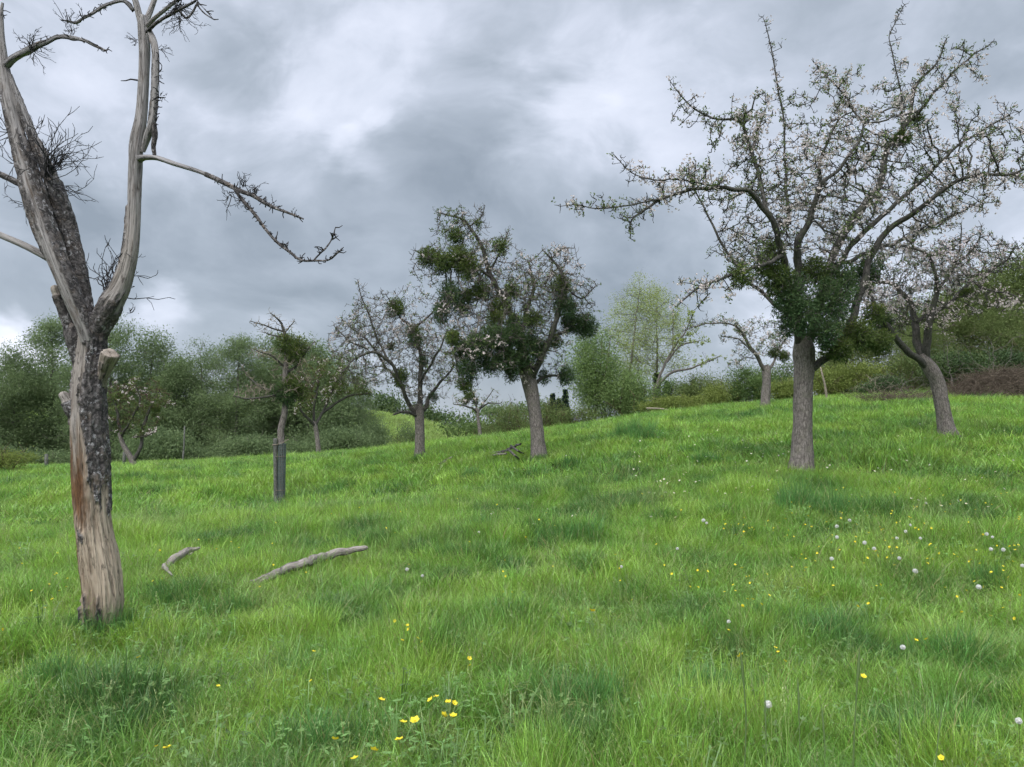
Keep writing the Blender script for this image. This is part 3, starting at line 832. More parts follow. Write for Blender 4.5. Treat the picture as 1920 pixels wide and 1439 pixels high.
def fruit_tree(name, label, D, limbs, ells, seed, n_attr, step=.13, tip=.0035, bark='bark_apple', limbmat='bark_dark', twig='twig_grey', n_leaf=6000, n_blos=2500,
               leaf=.035, blos=.036, mist=(), n_spur=2500, infl=1.1, kill=.16, trop=.05, group='orchard trees in the meadow', cat='tree', blosmat='blossom', leafmat='leaf_apple', trunk_rough=.018, iters=90, expo=2.15, limb_k=1.0, spur=(.05, .17)):
    r = rng_(seed)
    L3 = [spline(px_line(l, D), .10) for l in limbs]
    base = L3[0][0, :3].copy()
    root = empty(name, base, label, cat, group)
    s0 = L3[0].copy(); s0[:, :3] += 0
    # root flare
    hgt = s0[:, 2] - s0[0, 2]
    s0[:, 3] *= 1 + .55 * np.exp(-hgt / .24)
    fine = spline(s0, .035)
    V, Fq, T, A = tubes([(fine[:, :3], fine[:, 3], 28)])
    rid = np.array([mnoise.noise(Vector((math.cos(a) * 3.2 + seed, math.sin(a) * 3.2, z * 1.6))) + .6 * mnoise.noise(Vector((math.cos(a) * 8 + seed, math.sin(a) * 8, z * 5))) for a, z in zip(A, T[:, 2])])
    ctr = np.repeat(fine[:, :3], 28, 0)
    V = ctr + (V - ctr) * (1 + .13 * rid)[:, None]
    mesh('trunk', V, Fq, M[bark], root, {'grain': ('FLOAT_VECTOR', T)}, base)
    for l in L3[1:]:
        l[:, 3] *= limb_k
        lp = l.copy()
        jit = np.stack([[mnoise.noise(Vector((x * 3.1 + k * 9.7 + seed, y * 3.1, z * 3.1))) for x, y, z in lp[:, :3]] for k in range(3)], 1)
        wgt = np.clip(np.arange(len(lp)) / 4.0, 0, 1)[:, None]
        l[:, :3] += jit * np.minimum(.05, .9 * lp[:, 3:4] + .02) * wgt
        big = l[0, 3] > .03
        stem_mesh('limb', [(l[:, :3], l[:, 3], 10 if big else 6)], M[limbmat], root, base, rough=min(.014, l[0, 3] * .2), rsc=14)
    init = np.concatenate([l[:, :3] for l in L3[1:]]); rin = np.concatenate([l[:, 3] for l in L3[1:]])
    A_ = ell_points(r, ells, n_attr, D)
    pos, par = colonize(init, A_, step, infl, kill, iters, r, trop)
    n0 = len(init)
    pos[n0:] += r.normal(0, step * .16, (len(pos) - n0, 3))
    ch, rad_, kids = branch_chains(pos, par, n0, rin, tip, expo, .05)
    tips = pos[n0:][rad_[n0:] < .014]
    limb_thin = init[rin < .035]
    src = np.concatenate([tips, limb_thin]) if len(limb_thin) else tips
    sch, st = spurs(r, src, n_spur, spur[0], spur[1], min(tip * .8, .0048))
    stem_mesh('branch', ch + sch, M[twig], root, base, rough=.006, rsc=18, zs=1)
    allp = np.concatenate([st, st, tips])
    # leaves and blossom come in bunches, and some boughs carry more than others
    def bunch(n, sp, salt):
        dens = np.array([mnoise.noise(Vector((x * 1.1 + salt, y * 1.1, z * 1.1))) for x, y, z in allp])
        pr = np.clip(.5 + 1.3 * dens, .06, 1.6); pr /= pr.sum()
        return allp[r.choice(len(allp), n, p=pr)] + r.normal(0, sp, (n, 3))
    if n_leaf:
        c = bunch(n_leaf // 4, .02, seed * 1.7)
        P = np.repeat(c, 4, 0) + r.normal(0, .016, (len(c) * 4, 3))
        leaf_mesh('leaves', P, leaf, r, M[leafmat], root, base, .5, up=.4)
    if n_blos:
        c = bunch(n_blos // 5, .03, seed * 2.9 + 5)
        c = np.repeat(c, 5, 0) + r.normal(0, .034, (len(c) * 5, 3))
        ax_ = unit(r.normal(0, 1, (len(c), 3)) + np.array([0, -.2, .5]))
        P = np.repeat(c, 5, 0); axx = np.repeat(ax_, 5, 0)
        leaf_mesh('blossom', P, blos * .62, r, M[blosmat], root, base, .8, axis=axx, axw=.55)
    for k, ms in enumerate(mist):
        u, v, rp = ms[:3]; dd = ms[3] if len(ms) > 3 else 0.0
        kd = ms[4] if len(ms) > 4 else 'leaf_mist'; zst = ms[5] if len(ms) > 5 else 1.05
        mistletoe(at(u, v, D + dd), rp * (D + dd) / F, seed * 10 + k, root, base, kd, zst=zst)
    return root

# ------------------------------------------------------------------ the dead tree
DD = 5.8
dead_base = at(190, 1200, DD)
dead = empty('dead_tree', dead_base, 'dead bare tree with forked, peeling, half barkless trunk', 'tree')

def smoothband(x, lo, hi, s):
    return 1 / (1 + np.exp(-(x - lo) / s)) * 1 / (1 + np.exp((x - hi) / s))

def dead_stem(name, rows, sides, maskf, step=.02, rough=.10, seed=0.0, bark_h=.012):
    l = spline(px_line(rows, DD), step)
    l[:, 3] *= .88 if name == 'trunk' else (.91 if name == 'limb' else 1)
    V, Fq, T, A = tubes([(l[:, :3], l[:, 3], sides)])
    ctr = np.repeat(l[:, :3], sides, 0)
    l[:, 3] = np.maximum(l[:, 3] - bark_h * .55, l[:, 3] * .6); V, Fq, T, A = tubes([(l[:, :3], l[:, 3], sides)])
    rr = np.repeat(l[:, 3], sides)
    frac = np.repeat(np.linspace(0, 1, len(l)), sides)
    vpx = 800 - (V[:, 2] - CAMZ) / DD * F
    phi = np.degrees(A) - 90
    phi = (phi + 180) % 360 - 180
    ca, sa = np.cos(A), np.sin(A)
    n1 = np.empty(len(V)); n2 = np.empty(len(V)); n3 = np.empty(len(V))
    for k in range(len(V)):
        a, b, z = ca[k], sa[k], T[k, 2]
        n1[k] = mnoise.noise(Vector((a * 1.4 + seed, b * 1.4, z * 1.5)))
        n2[k] = mnoise.noise(Vector((a * 5 + seed, b * 5, z * 3.5)))
        n3[k] = mnoise.noise(Vector((a * 9 + seed, b * 9, z * 22)))
    bark, rot, tan = maskf(phi + 20 * n1 + 18 * n2 + 8 * n3, vpx + 44 * n1 + 46 * n2 + 16 * n3, frac, n1, n2)
    bark = np.clip((bark - .5) * 16 + .5, 0, 1)
    fl = np.array([mnoise.noise(Vector((ca[k] * 4.5 + seed, sa[k] * 4.5, T[k, 2] * .8))) + .6 * mnoise.noise(Vector((ca[k] * 11 + seed, sa[k] * 11, T[k, 2] * 1.6))) for k in range(len(V))])
    crk = np.clip(1 - np.abs(np.array([mnoise.noise(Vector((ca[k] * 6 + seed + 40, sa[k] * 6, T[k, 2] * .7))) for k in range(len(V))])) / .06, 0, 1)
    f = 1 + rough * n1 + rough * .6 * n2 + rough * .22 * n3 + rough * .75 * fl - .9 * rough * crk * (1 - bark)
    V = ctr + (V - ctr) * f[:, None]
    nrm = unit(V - ctr)
    V = V + nrm * (bark * (bark_h + bark_h * .5 * n3 + bark_h * .45 * n2) - rot * .022 * (1 + n2))[:, None]
    msk = np.stack([bark, np.clip(rot, 0, 1), np.clip(tan, 0, 1), np.ones(len(V))], 1)
    return mesh(name, V, Fq, M['dead'], dead, {'grain': ('FLOAT_VECTOR', T), 'mask': ('FLOAT_COLOR', msk)}, dead_base)

def trunk_mask(ph, v, fr, n1, n2):
    bark = smoothband(ph - 26 * np.clip((v - 770) / 80, 0, 1), 2, 200, 5) * smoothband(v, 0, 930, 8)                      # clinging bark on one side, down to mid height
    bark = np.maximum(bark, smoothband(ph, -200, -62, 5) * smoothband(v, 560, 790, 12))
    bark = np.maximum(bark, smoothband(ph, -46, 34, 6) * smoothband(v, 1128, 1300, 7))   # and a patch at the foot
    bark = np.maximum(bark, smoothband(ph, -16, 6, 4) * smoothband(v, 1000, 1042, 6) * .9)
    rot = smoothband(ph, -66, 14, 6) * smoothband(v, 835, 985, 12)
    rot = np.maximum(rot, smoothband(ph, -95, -40, 6) * smoothband(v, 840, 1130, 10) * .9)
    rot = np.maximum(rot, smoothband(ph, -40, 20, 7) * smoothband(v, 1075, 1130, 14) * .45)
    tan = smoothband(v, 800, 1400, 40)
    tan = np.maximum(tan, smoothband(v, 560, 800, 20) * .35)
    return bark, rot, tan
dead_stem('trunk', [(190, 1215, 0, 26), (190, 1180, 0, 33), (191, 1150, 0, 41), (191, 1115, 0, 44), (185, 1060, 0, 42), (177, 1000, 0, 38), (170, 930, 0, 38), (167, 880, 0, 39), (165, 815, 0, 37),
                    (165, 740, 0, 33), (168, 670, 0, 28), (172, 625, 0, 27), (174, 596, 0, 23)], 130, trunk_mask, .012, .11, 3.0, .016)
def a_mask(ph, v, fr, n1, n2):
    bark = smoothband(ph, 28, 200, 5) * smoothband(v, 260, 640, 25)
    bark = np.maximum(bark, smoothband(ph, -200, -38, 5) * smoothband(v, 330, 480, 20)); bark = np.maximum(bark, smoothband(ph, -34, -2, 5) * smoothband(v, 150, 440, 20))
    return bark, np.zeros_like(ph), .12 + 0 * ph
def b_mask(ph, v, fr, n1, n2):
    return smoothband(v, 330, 700, 25) * smoothband(ph, -30, 210, 8) + .5 * (n1 > .2), np.zeros_like(ph), .1 + 0 * ph
def c_mask(ph, v, fr, n1, n2):
    bark = smoothband(ph, -200, -48, 5) * smoothband(v, 385, 620, 20)
    bark = np.maximum(bark, smoothband(ph, -200, 200, 6) * smoothband(v, 572, 700, 10))
    return bark, np.zeros_like(ph), .10 + .25 * smoothband(v, 430, 560, 30)
def dark_mask(ph, v, fr, n1, n2): return np.ones_like(ph), 0 * ph, 0 * ph
def bare_mask(ph, v, fr, n1, n2): return 0 * ph, 0 * ph, .12 + 0 * ph
def patchy_mask(ph, v, fr, n1, n2): return (n1 > -.02) * 1.0, 0 * ph, .1 + 0 * ph
dead_stem('limb', [(166, 640, -.06, 16), (156, 612, -.08, 16), (131, 548, -.1, 19), (106, 486, -.1, 21), (79, 413, -.08, 22), (54, 334, -.04, 21), (34, 262, 0, 18), (18, 194, .03, 16), (7, 135, .05, 14), (2, 81, .06, 10), (2, 27, .06, 6), (5, 6, .06, 4)], 36, a_mask, .02, .13, 11)
dead_stem('limb', [(170, 610, .02, 10), (156, 545, .05, 13), (139, 474, .08, 17), (119, 406, .08, 18), (96, 334, .06, 16), (72, 280, .05, 12), (50, 228, .03, 9), (32, 180, .03, 7), (18, 140, .04, 5)], 28, b_mask, .02, .2, 17)
dead_stem('limb', [(172, 640, .02, 20), (190, 607, 0, 22), (211, 570, -.03, 24), (227, 540, -.05, 21), (241, 497, -.06, 17.5), (248, 452, -.06, 16), (252, 384, -.05, 15), (254, 316, -.04, 15), (256, 271, -.03, 15.5), (264, 226, 0, 14), (268, 180, .02, 13), (270, 135, .03, 12.5), (271, 90, .04, 13), (268, 45, .05, 12), (267, 30, .05, 9)], 40, c_mask, .02, .12, 23)
dead_stem('limb', [(266, 50, .05, 9), (257, 14, .05, 8), (248, -20, .05, 7), (240, -60, .05, 6)], 16, bare_mask, .02, .1, 31)
dead_stem('limb', [(270, 48, .05, 8), (283, 18, .1, 7), (296, -20, .1, 6), (305, -60, .1, 5)], 16, bare_mask, .02, .1, 33)
dead_stem('limb', [(274, 52, .05, 7), (288, 36, 0, 6), (310, 18, -.05, 5.5), (335, -4, -.1, 5), (360, -40, -.1, 4)], 16, bare_mask, .02, .1, 35)
dead_stem('limb', [(268, 285, -.05, 6), (277, 256, -.08, 9), (284, 235, -.1, 9), (289, 203, -.1, 8.5), (291, 158, -.1, 8), (293, 113, -.08, 8), (290, 81, -.04, 7.5), (280, 58, 0, 7)], 18, lambda p, v, f, a, b: (smoothband(p, -200, -30, 6) * smoothband(v, 60, 215, 12) * (b > -.15), 0 * p, .1 + 0 * p), .014, .2, 41, .008)
dead_stem('hanging_bark', [(289, 232, -.12, 4), (291, 255, -.12, 4.5), (288, 274, -.12, 3.5), (290, 291, -.12, 3)], 10, dark_mask, .01, .5, 43, .006)
dead_stem('broken_stub', [(140, 640, .05, 13), (128, 602, .03, 12), (115, 570, 0, 10), (104, 544, -.03, 10), (101, 538, -.03, 7), (101, 537, -.03, .5)], 20, lambda p, v, f, a, b: (smoothband(f, -.5, .78, .03), 0 * p, .5 + 0 * p), .014, .22, 47)
dead_stem('bark_flap', [(146, 700, 0, 4), (140, 660, -.02, 9), (136, 630, -.02, 13), (140, 608, 0, 8)], 16, dark_mask, .014, .35, 49)
dead_stem('broken_stub', [(184, 750, .03, 6), (190, 722, 0, 9), (195, 700, -.05, 11), (201, 680, -.1, 15), (206, 666, -.14, 17), (207, 663, -.145, 17), (207.2, 662.3, -.147, 12), (207.3, 662.2, -.148, .4)], 26, lambda p, v, f, a, b: ((b > .25) * (f < .8), .25 * (b > .1), .55 + 0 * p), .008, .16, 51, .006)
dead_stem('broken_stub', [(150, 800, 0, 8), (138, 775, -.03, 11), (124, 748, -.05, 11), (115, 738, -.06, 8), (113, 736, -.06, .5)], 20, lambda p, v, f, a, b: (smoothband(f, -.5, .7, .04), 0 * p, .3 + 0 * p), .012, .25, 53)
dead_stem('branch', [(106, 494, 0, 9), (80, 478, .02, 8.5), (40, 458, .05, 8), (0, 441, .1, 7.5), (-60, 415, .2, 7)], 16, bare_mask, .02, .1, 57)
dead_stem('branch', [(56, 352, .05, 6.5), (40, 346, .06, 6), (18, 336, .08, 5.5), (-20, 318, .1, 5)], 12, dark_mask, .02, .2, 59, .004)
dead_stem('branch', [(262, 297, -.06, 8), (272, 295, -.1, 6), (294, 296, -.14, 5.5), (325, 307, -.2, 5), (370, 321, -.25, 4.5), (397, 332, -.3, 4.2), (424, 345, -.34, 4.2), (452, 359, -.36, 4), (474, 367, -.38, 3.5), (497, 381, -.4, 3), (515, 390, -.42, 2.5), (542, 400, -.44, 2), (569, 411, -.46, 1.3)], 10, lambda p, v, f, a, b: (smoothband(f, .42, 2, .03), 0 * p, 0 * p), .015, .2, 61, .003)
dead_stem('branch', [(440, 356, -.36, 2.5), (456, 378, -.38, 3), (479, 404, -.4, 2.8), (497, 429, -.42, 2.7), (519, 454, -.44, 2.6), (542, 472, -.46, 2.4), (564, 488, -.48, 2.1), (592, 489, -.5, 1.7), (615, 488, -.52, 1.4), (628, 478, -.54, 1.1), (639, 470, -.54, .8)], 8, dark_mask, .015, .25, 63, .002)
dead_stem('branch', [(588, 489, -.5, 1.5), (600, 476, -.5, 1.4), (611, 466, -.5, 1.3), (622, 449, -.5, 1.1), (629, 427, -.5, .7)], 6, dark_mask, .015, .25, 65, .002)
dead_stem('branch', [(12, 122, .03, 7), (28, 108, 0, 6), (45, 99, -.05, 6), (58, 92, -.08, 6), (72, 85, -.1, 5), (88, 79, -.12, 4), (104, 71, -.14, 4), (120, 69, -.14, 4), (136, 72, -.15, 4.5), (150, 74, -.15, 3), (163, 78, -.15, 2.8), (180, 87, -.15, 2.3), (200, 96, -.15, 1.4)], 10, lambda p, v, f, a, b: (((a + b) > -.1) * 1., 0 * p, 0 * p), .014, .25, 67, .003)
dead_stem('branch', [(250, 20, .05, 5), (240, 8, .04, 4.5), (228, 2, .03, 3.5), (205, 8, .02, 3.2), (190, 15, 0, 3), (172, 27, 0, 2.6), (156, 35, 0, 2.4), (142, 43, 0, 2.2), (128, 40, 0, 1.6), (114, 38, 0, 1)], 8, lambda p, v, f, a, b: ((a > 0) * 1., 0 * p, 0 * p), .014, .22, 71, .003)
dead_stem('branch', [(276, 60, 0, 3.5), (290, 46, -.1, 3), (310, 33, -.15, 2.6), (330, 22, -.2, 2.4), (348, 12, -.2, 2.2), (366, 2, -.2, 1.8), (368, -10, -.2, 1.4)], 8, dark_mask, .014, .22, 73, .003)
dead_stem('branch', [(335, 20, -.2, 2), (350, 34, -.2, 1.8), (362, 22, -.2, 1.8), (371, 4, -.2, 1.6), (372, 12, -.2, 1.2), (384, 26, -.2, 1.1), (401, 37, -.2, .8)], 6, dark_mask, .012, .3, 75, .002)

def fan(rng, c, n, dirs, L, spread, r0, forks=3, D=DD):
    """a witches' broom: many thin forked twigs springing from one place (photo directions in degrees, 90 = up)"""
    ch = []
    for k in range(n):
        a = R(rng.uniform(*dirs)); dep = rng.normal(0, spread)
        d = unit(np.array([math.cos(a), dep, math.sin(a)]))
        p = c + rng.normal(0, .012, 3); pts = [p]
        m = int(rng.integers(4, 7)); Lk = L * rng.uniform(.55, 1.1)
        for q in range(m):
            d = unit(d + rng.normal(0, .40, 3) + np.array([0, 0, .05]))
            p = p + d * Lk / m; pts.append(p)
            if q > 0:
                for f in range(rng.integers(0, forks)):
                    d2 = unit(d + rng.normal(0, .6, 3) + np.array([0, 0, .12])); l2 = Lk * rng.uniform(.1, .28)
                    e = p + d2 * l2 * .5; ch.append((np.array([p, e, e + unit(d2 + rng.normal(0, .35, 3)) * l2 * .5]), np.array([r0 * .55, r0 * .5, r0 * .36]), 3))
        ch.append((np.array(pts), np.linspace(r0, r0 * .4, len(pts)), 4))
    return ch

r = rng_(91)
def twigs(name, ch): return stem_mesh(name, ch, M['twig_dead'], dead, dead_base, rough=.004, rsc=30, zs=1)
for (u, v, dd, n, dirs, L, r0) in [(88, 330, -.1, 30, (38, 100), .46, .0048), (92, 345, -.1, 9, (-40, 40), .44, .0042), (97, 320, -.05, 14, (20, 80), .36, .004), (203, 552, -.02, 16, (62, 128), .42, .0052), (222, 525, -.02, 6, (70, 100), .25, .004),
                                 (20, 250, 0, 7, (110, 215), .34, .004), (36, 300, 0, 6, (120, 250), .3, .004), (50, 385, 0, 5, (150, 230), .22, .003), (60, 92, -.1, 16, (50, 140), .19, .0035), (60, 95, -.1, 6, (190, 330), .17, .003),
                                 (135, 66, -.15, 5, (60, 150), .12, .003), (126, 40, 0, 10, (70, 215), .13, .003), (158, 32, 0, 3, (100, 170), .13, .003), (256, 78, .05, 6, (140, 220), .10, .003), (300, 93, -.05, 5, (-20, 50), .10, .003),
                                 (334, 14, -.2, 20, (190, 350), .16, .0035), (340, 34, -.2, 12, (210, 345), .2, .0032), (338, -2, -.2, 22, (30, 330), .14, .004), (455, 350, -.36, 10, (20, 110), .12, .0032), (470, 362, -.38, 8, (20, 90), .11, .003),
                                 (430, 365, -.36, 9, (250, 340), .20, .0032), (452, 375, -.36, 7, (215, 330), .12, .003), (512, 385, -.42, 3, (40, 110), .10, .003), (556, 405, -.45, 4, (30, 100), .05, .002), (30, 205, .03, 4, (0, 70), .12, .003),
                                 (240, 585, -.02, 4, (0, 60), .09, .003), (303, 180, -.1, 5, (-80, 60), .06, .003), (299, 140, -.1, 3, (10, 60), .06, .003), (150, 590, .05, 5, (40, 120), .1, .003), (70, 235, -.02, 1, (-10, 10), .12, .003)]:
    twigs('twig_cluster', fan(r, at(u, v, DD + dd), n, dirs, L, .45, r0))
c = at(258, 151, DD); twigs('twig', [(np.array([c, at(245, 149, DD - .03), at(236, 152, DD - .05), at(226, 152, DD - .06)]), np.array([.008, .006, .005, .003]), 5)])
# knobbly side spurs along the long thin boughs
sp = []
for rows, cnt in (([(397, 332, -.3), (424, 345, -.34), (474, 367, -.38), (515, 390, -.42), (569, 411, -.46)], 60), ([(456, 378, -.38), (497, 429, -.42), (542, 472, -.46), (564, 488, -.48), (615, 488, -.52), (639, 470, -.54)], 70),
                  ([(600, 476, -.5), (622, 449, -.5), (629, 427, -.5)], 18), ([(45, 99, -.05), (104, 71, -.14), (163, 78, -.15), (200, 96, -.15)], 36), ([(205, 8, .02), (172, 27, 0), (142, 43, 0), (114, 38, 0)], 26),
                  ([(290, 240, -.14), (296, 200, -.15), (298, 150, -.15), (296, 100, -.1)], 40), ([(5, 60, .06), (2, 20, .06)], 10), ([(372, 5, -.2), (401, 37, -.2)], 10)):
    P = np.array([at(u, v, DD + d) for u, v, d in rows]); t = r.uniform(0, len(P) - 1, cnt); k = t.astype(int); k = np.minimum(k, len(P) - 2); f = (t - k)[:, None]
    SP_ = spline(np.c_[P, np.full(len(P), .002)], .01)[:, :3]; s_, _ = spurs(r, SP_[r.integers(0, len(SP_), cnt)], cnt, .02, .065, .0042, .2); twigs('spur_twigs', s_ + [(spline(np.c_[P, np.full(len(P), .002)], .01)[:, :3], np.full(len(spline(np.c_[P, np.full(len(P), .002)], .01)), .0025), 4)])

#@@ORCHARD
# ------------------------------------------------------------------ the orchard
# the large apple tree
fruit_tree('apple_tree', 'large spreading apple tree in pale blossom, straight grey trunk in front', 12.0, [
    [(1503, 900, 0, 19.5), (1503, 878, 0, 18.5), (1505, 800, 0, 17), (1506, 730, 0, 16.5), (1508, 690, 0, 18.5), (1507, 655, 0, 19), (1503, 630, 0, 12)],
    [(1512, 700, 0, 11), (1540, 678, -.1, 10), (1575, 648, -.1, 9.5), (1598, 595, 0, 10), (1622, 520, .1, 9.5), (1656, 442, .1, 8), (1708, 404, -.2, 7), (1755, 368, -.5, 6), (1819, 332, -.8, 4.6), (1888, 327, -1.2, 3.2), (1940, 306, -1.4, 2.2)],
    [(1510, 660, 0, 13), (1540, 560, .3, 12), (1572, 455, .6, 11), (1612, 395, .8, 10), (1650, 345, .9, 9), (1666, 275, 1.0, 7.5), (1700, 234, 1.0, 6), (1718, 160, 1.0, 4), (1755, 122, 1.0, 3), (1775, 72, 1.0, 1.6)],
    [(1700, 236, 1.0, 4.5), (1727, 204, .9, 4), (1773, 151, .8, 3), (1815, 110, .7, 2.2), (1865, 78, .7, 1.3)],
    [(1503, 660, 0, 13), (1497, 560, -.2, 11.5), (1498, 450, -.5, 9.5), (1526, 392, -.7, 8), (1534, 350, -.8, 6), (1540, 290, -.9, 4), (1575, 220, -1.0, 3)],
    [(1512, 600, .1, 8), (1590, 470, .2, 7), (1660, 400, .2, 6), (1740, 330, .2, 4.5), (1800, 270, .2, 3.4), (1890, 215, .1, 2)],
    [(1500, 655, 0, 11), (1482, 560, -.4, 10), (1466, 470, -.8, 9), (1440, 400, -1.1, 7.5), (1407, 362, -1.3, 6.5), (1361, 352, -1.5, 5.5), (1297, 356, -1.6, 4.6), (1246, 372, -1.7, 3.8), (1200, 399, -1.8, 3), (1183, 417, -1.8, 2.4), (1184, 448, -1.8, 1.4)],
    [(1361, 352, -1.5, 3), (1269, 336, -1.4, 2.4), (1237, 338, -1.3, 2), (1191, 330, -1.3, 1.6), (1146, 286, -1.3, 1)],
    [(1246, 372, -1.7, 2.5), (1190, 384, -1.9, 2.2), (1132, 393, -2, 1.8), (1085, 384, -2, 1.4), (1050, 388, -2, .9)],
    [(1440, 402, -1.1, 6), (1422, 330, -.9, 5.5), (1407, 284, -.8, 5), (1388, 230, -.7, 3.8), (1333, 220, -.7, 2.8), (1287, 192, -.7, 2), (1258, 152, -.7, 1)],
    [(1409, 290, -.8, 3.5), (1424, 238, -.6, 3), (1434, 205, -.5, 2)],
    [(1480, 420, .4, 6), (1471, 300, .5, 3), (1466, 206, .5, 2.4), (1455, 137, .5, 1.9), (1443, 72, .5, 1.4), (1430, 32, .5, .8)],
    [(1690, 240, .9, 3), (1690, 183, .8, 2.4), (1677, 119, .8, 1.8), (1668, 72, .8, 1.5), (1682, 37, .8, 1.2), (1695, 9, .8, .7)],
    [(1534, 352, -.8, 5), (1585, 300, -.6, 4.4), (1620, 240, -.4, 3.4), (1596, 200, -.3, 2.6), (1565, 160, -.2, 2), (1528, 118, -.2, 1.2)],
    [(1466, 480, -.8, 6), (1420, 500, -1.2, 5), (1370, 515, -1.5, 4), (1310, 540, -1.8, 2.8), (1270, 575, -1.9, 1.6)],
    [(1490, 600, .2, 6), (1440, 560, .7, 5), (1380, 500, 1.1, 4), (1340, 430, 1.3, 3), (1290, 330, 1.3, 1.6)],
    [(1560, 500, .5, 6), (1640, 470, 1.0, 5), (1740, 430, 1.4, 3.6), (1830, 380, 1.6, 2)]],
    [(1120, 385, 62, 24, -1.9, .35), (1190, 400, 42, 44, -1.7, .4), (1185, 320, 48, 30, -1.4, .4), (1290, 345, 85, 48, -1.4, .7), (1295, 215, 50, 45, -.7, .4), (1390, 250, 70, 75, -.6, .8), (1440, 360, 110, 80, -.4, 1.3), (1465, 190, 20, 100, .5, .15), (1560, 200, 75, 85, -.2, .9), (1680, 190, 55, 80, .8, .7), (1682, 70, 16, 60, .8, .12),
     (1560, 320, 130, 90, 0, 1.6), (1700, 280, 120, 90, .3, 1.4), (1790, 140, 70, 65, .8, .5), (1830, 300, 95, 70, -.8, 1.0), (1885, 230, 32, 75, .1, .4), (1500, 430, 150, 75, 0, 1.7), (1660, 430, 120, 60, .4, 1.4), (1780, 390, 80, 45, .5, 1.0), (1330, 545, 80, 48, -1.6, .5), (1390, 470, 75, 50, -1.0, .6), (1560, 530, 110, 60, .3, 1.0), (1900, 330, 60, 35, -1.5, .5)],
    201, 2500, .13, .0075, n_leaf=15000, n_blos=8000, n_spur=9500, spur=(.035, .12), infl=1.1, kill=.19, twig='bark_dark', leaf=.040, blos=.041, limb_k=.70,
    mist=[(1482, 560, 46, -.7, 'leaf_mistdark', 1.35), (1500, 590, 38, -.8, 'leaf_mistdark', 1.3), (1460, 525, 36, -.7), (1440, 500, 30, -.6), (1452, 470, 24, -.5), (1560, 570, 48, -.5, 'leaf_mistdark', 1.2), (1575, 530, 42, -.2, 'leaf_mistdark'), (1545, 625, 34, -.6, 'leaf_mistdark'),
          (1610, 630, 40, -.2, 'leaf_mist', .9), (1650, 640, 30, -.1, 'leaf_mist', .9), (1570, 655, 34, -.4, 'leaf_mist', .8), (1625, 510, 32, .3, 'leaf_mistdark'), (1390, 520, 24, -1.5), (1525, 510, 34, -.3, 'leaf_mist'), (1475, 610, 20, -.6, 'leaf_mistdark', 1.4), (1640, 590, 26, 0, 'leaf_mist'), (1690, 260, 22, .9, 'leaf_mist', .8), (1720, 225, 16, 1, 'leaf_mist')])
# leaning pink-white apple tree
fruit_tree('apple_tree', 'leaning apple tree with pinkish blossom beside the brown brush heap', 16.0, [
    [(1778, 822, 0, 13.5), (1775, 806, 0, 12.5), (1767, 765, 0, 12), (1758, 720, 0, 12.5), (1746, 695, 0, 13), (1733, 676, 0, 11), (1726, 664, 0, 8)],
    [(1738, 690, 0, 8), (1722, 674, -.1, 7.5), (1690, 648, -.3, 7), (1662, 612, -.5, 6.5), (1642, 580, -.7, 5), (1630, 550, -.8, 3)],
    [(1731, 675, 0, 9), (1718, 632, .1, 8), (1712, 592, .2, 7), (1700, 560, .2, 6), (1665, 530, .2, 4), (1620, 535, .2, 2)],
    [(1736, 672, 0, 9), (1738, 625, -.2, 8), (1752, 575, -.3, 6), (1757, 540, -.4, 5), (1740, 480, -.5, 3), (1690, 460, -.5, 1.8)],
    [(1716, 605, .1, 5), (1752, 585, .2, 4.5), (1790, 560, .3, 4), (1820, 525, .4, 3.5), (1850, 510, .5, 3), (1880, 495, .5, 2.4), (1905, 460, .5, 1.2)],
    [(1820, 525, .4, 2.5), (1850, 545, .3, 2.4), (1890, 550, .2, 1.8), (1925, 570, .2, 1)],
    [(1790, 500, -.4, 2.6), (1832, 460, -.4, 2), (1840, 425, -.4, 1)],
    [(1757, 545, -.4, 4), (1790, 500, -.4, 2.6), (1803, 440, -.4, 1.4), (1802, 420, -.4, .8)]],
    [(1700, 520, 95, 62, 0, 1.1), (1790, 500, 90, 60, 0, 1.0), (1660, 575, 55, 45, -.4, .7), (1820, 465, 60, 30, -.2, .6), (1850, 575, 60, 22, .2, .5), (1885, 480, 45, 40, .4, .5), (1740, 600, 70, 35, 0, .8), (1838, 432, 10, 30, -.4, .1), (1802, 430, 9, 28, -.4, .1)],
    202, 1500, .14, .007, n_leaf=5500, n_blos=3600, n_spur=4600, spur=(.04, .14), limb_k=.85, twig='bark_dark', blosmat='blossom_pink', blos=.042, mist=[(1812, 550, 13, .2, 'leaf_mist', .8), (1655, 605, 20, -.3, 'leaf_mistdark')])
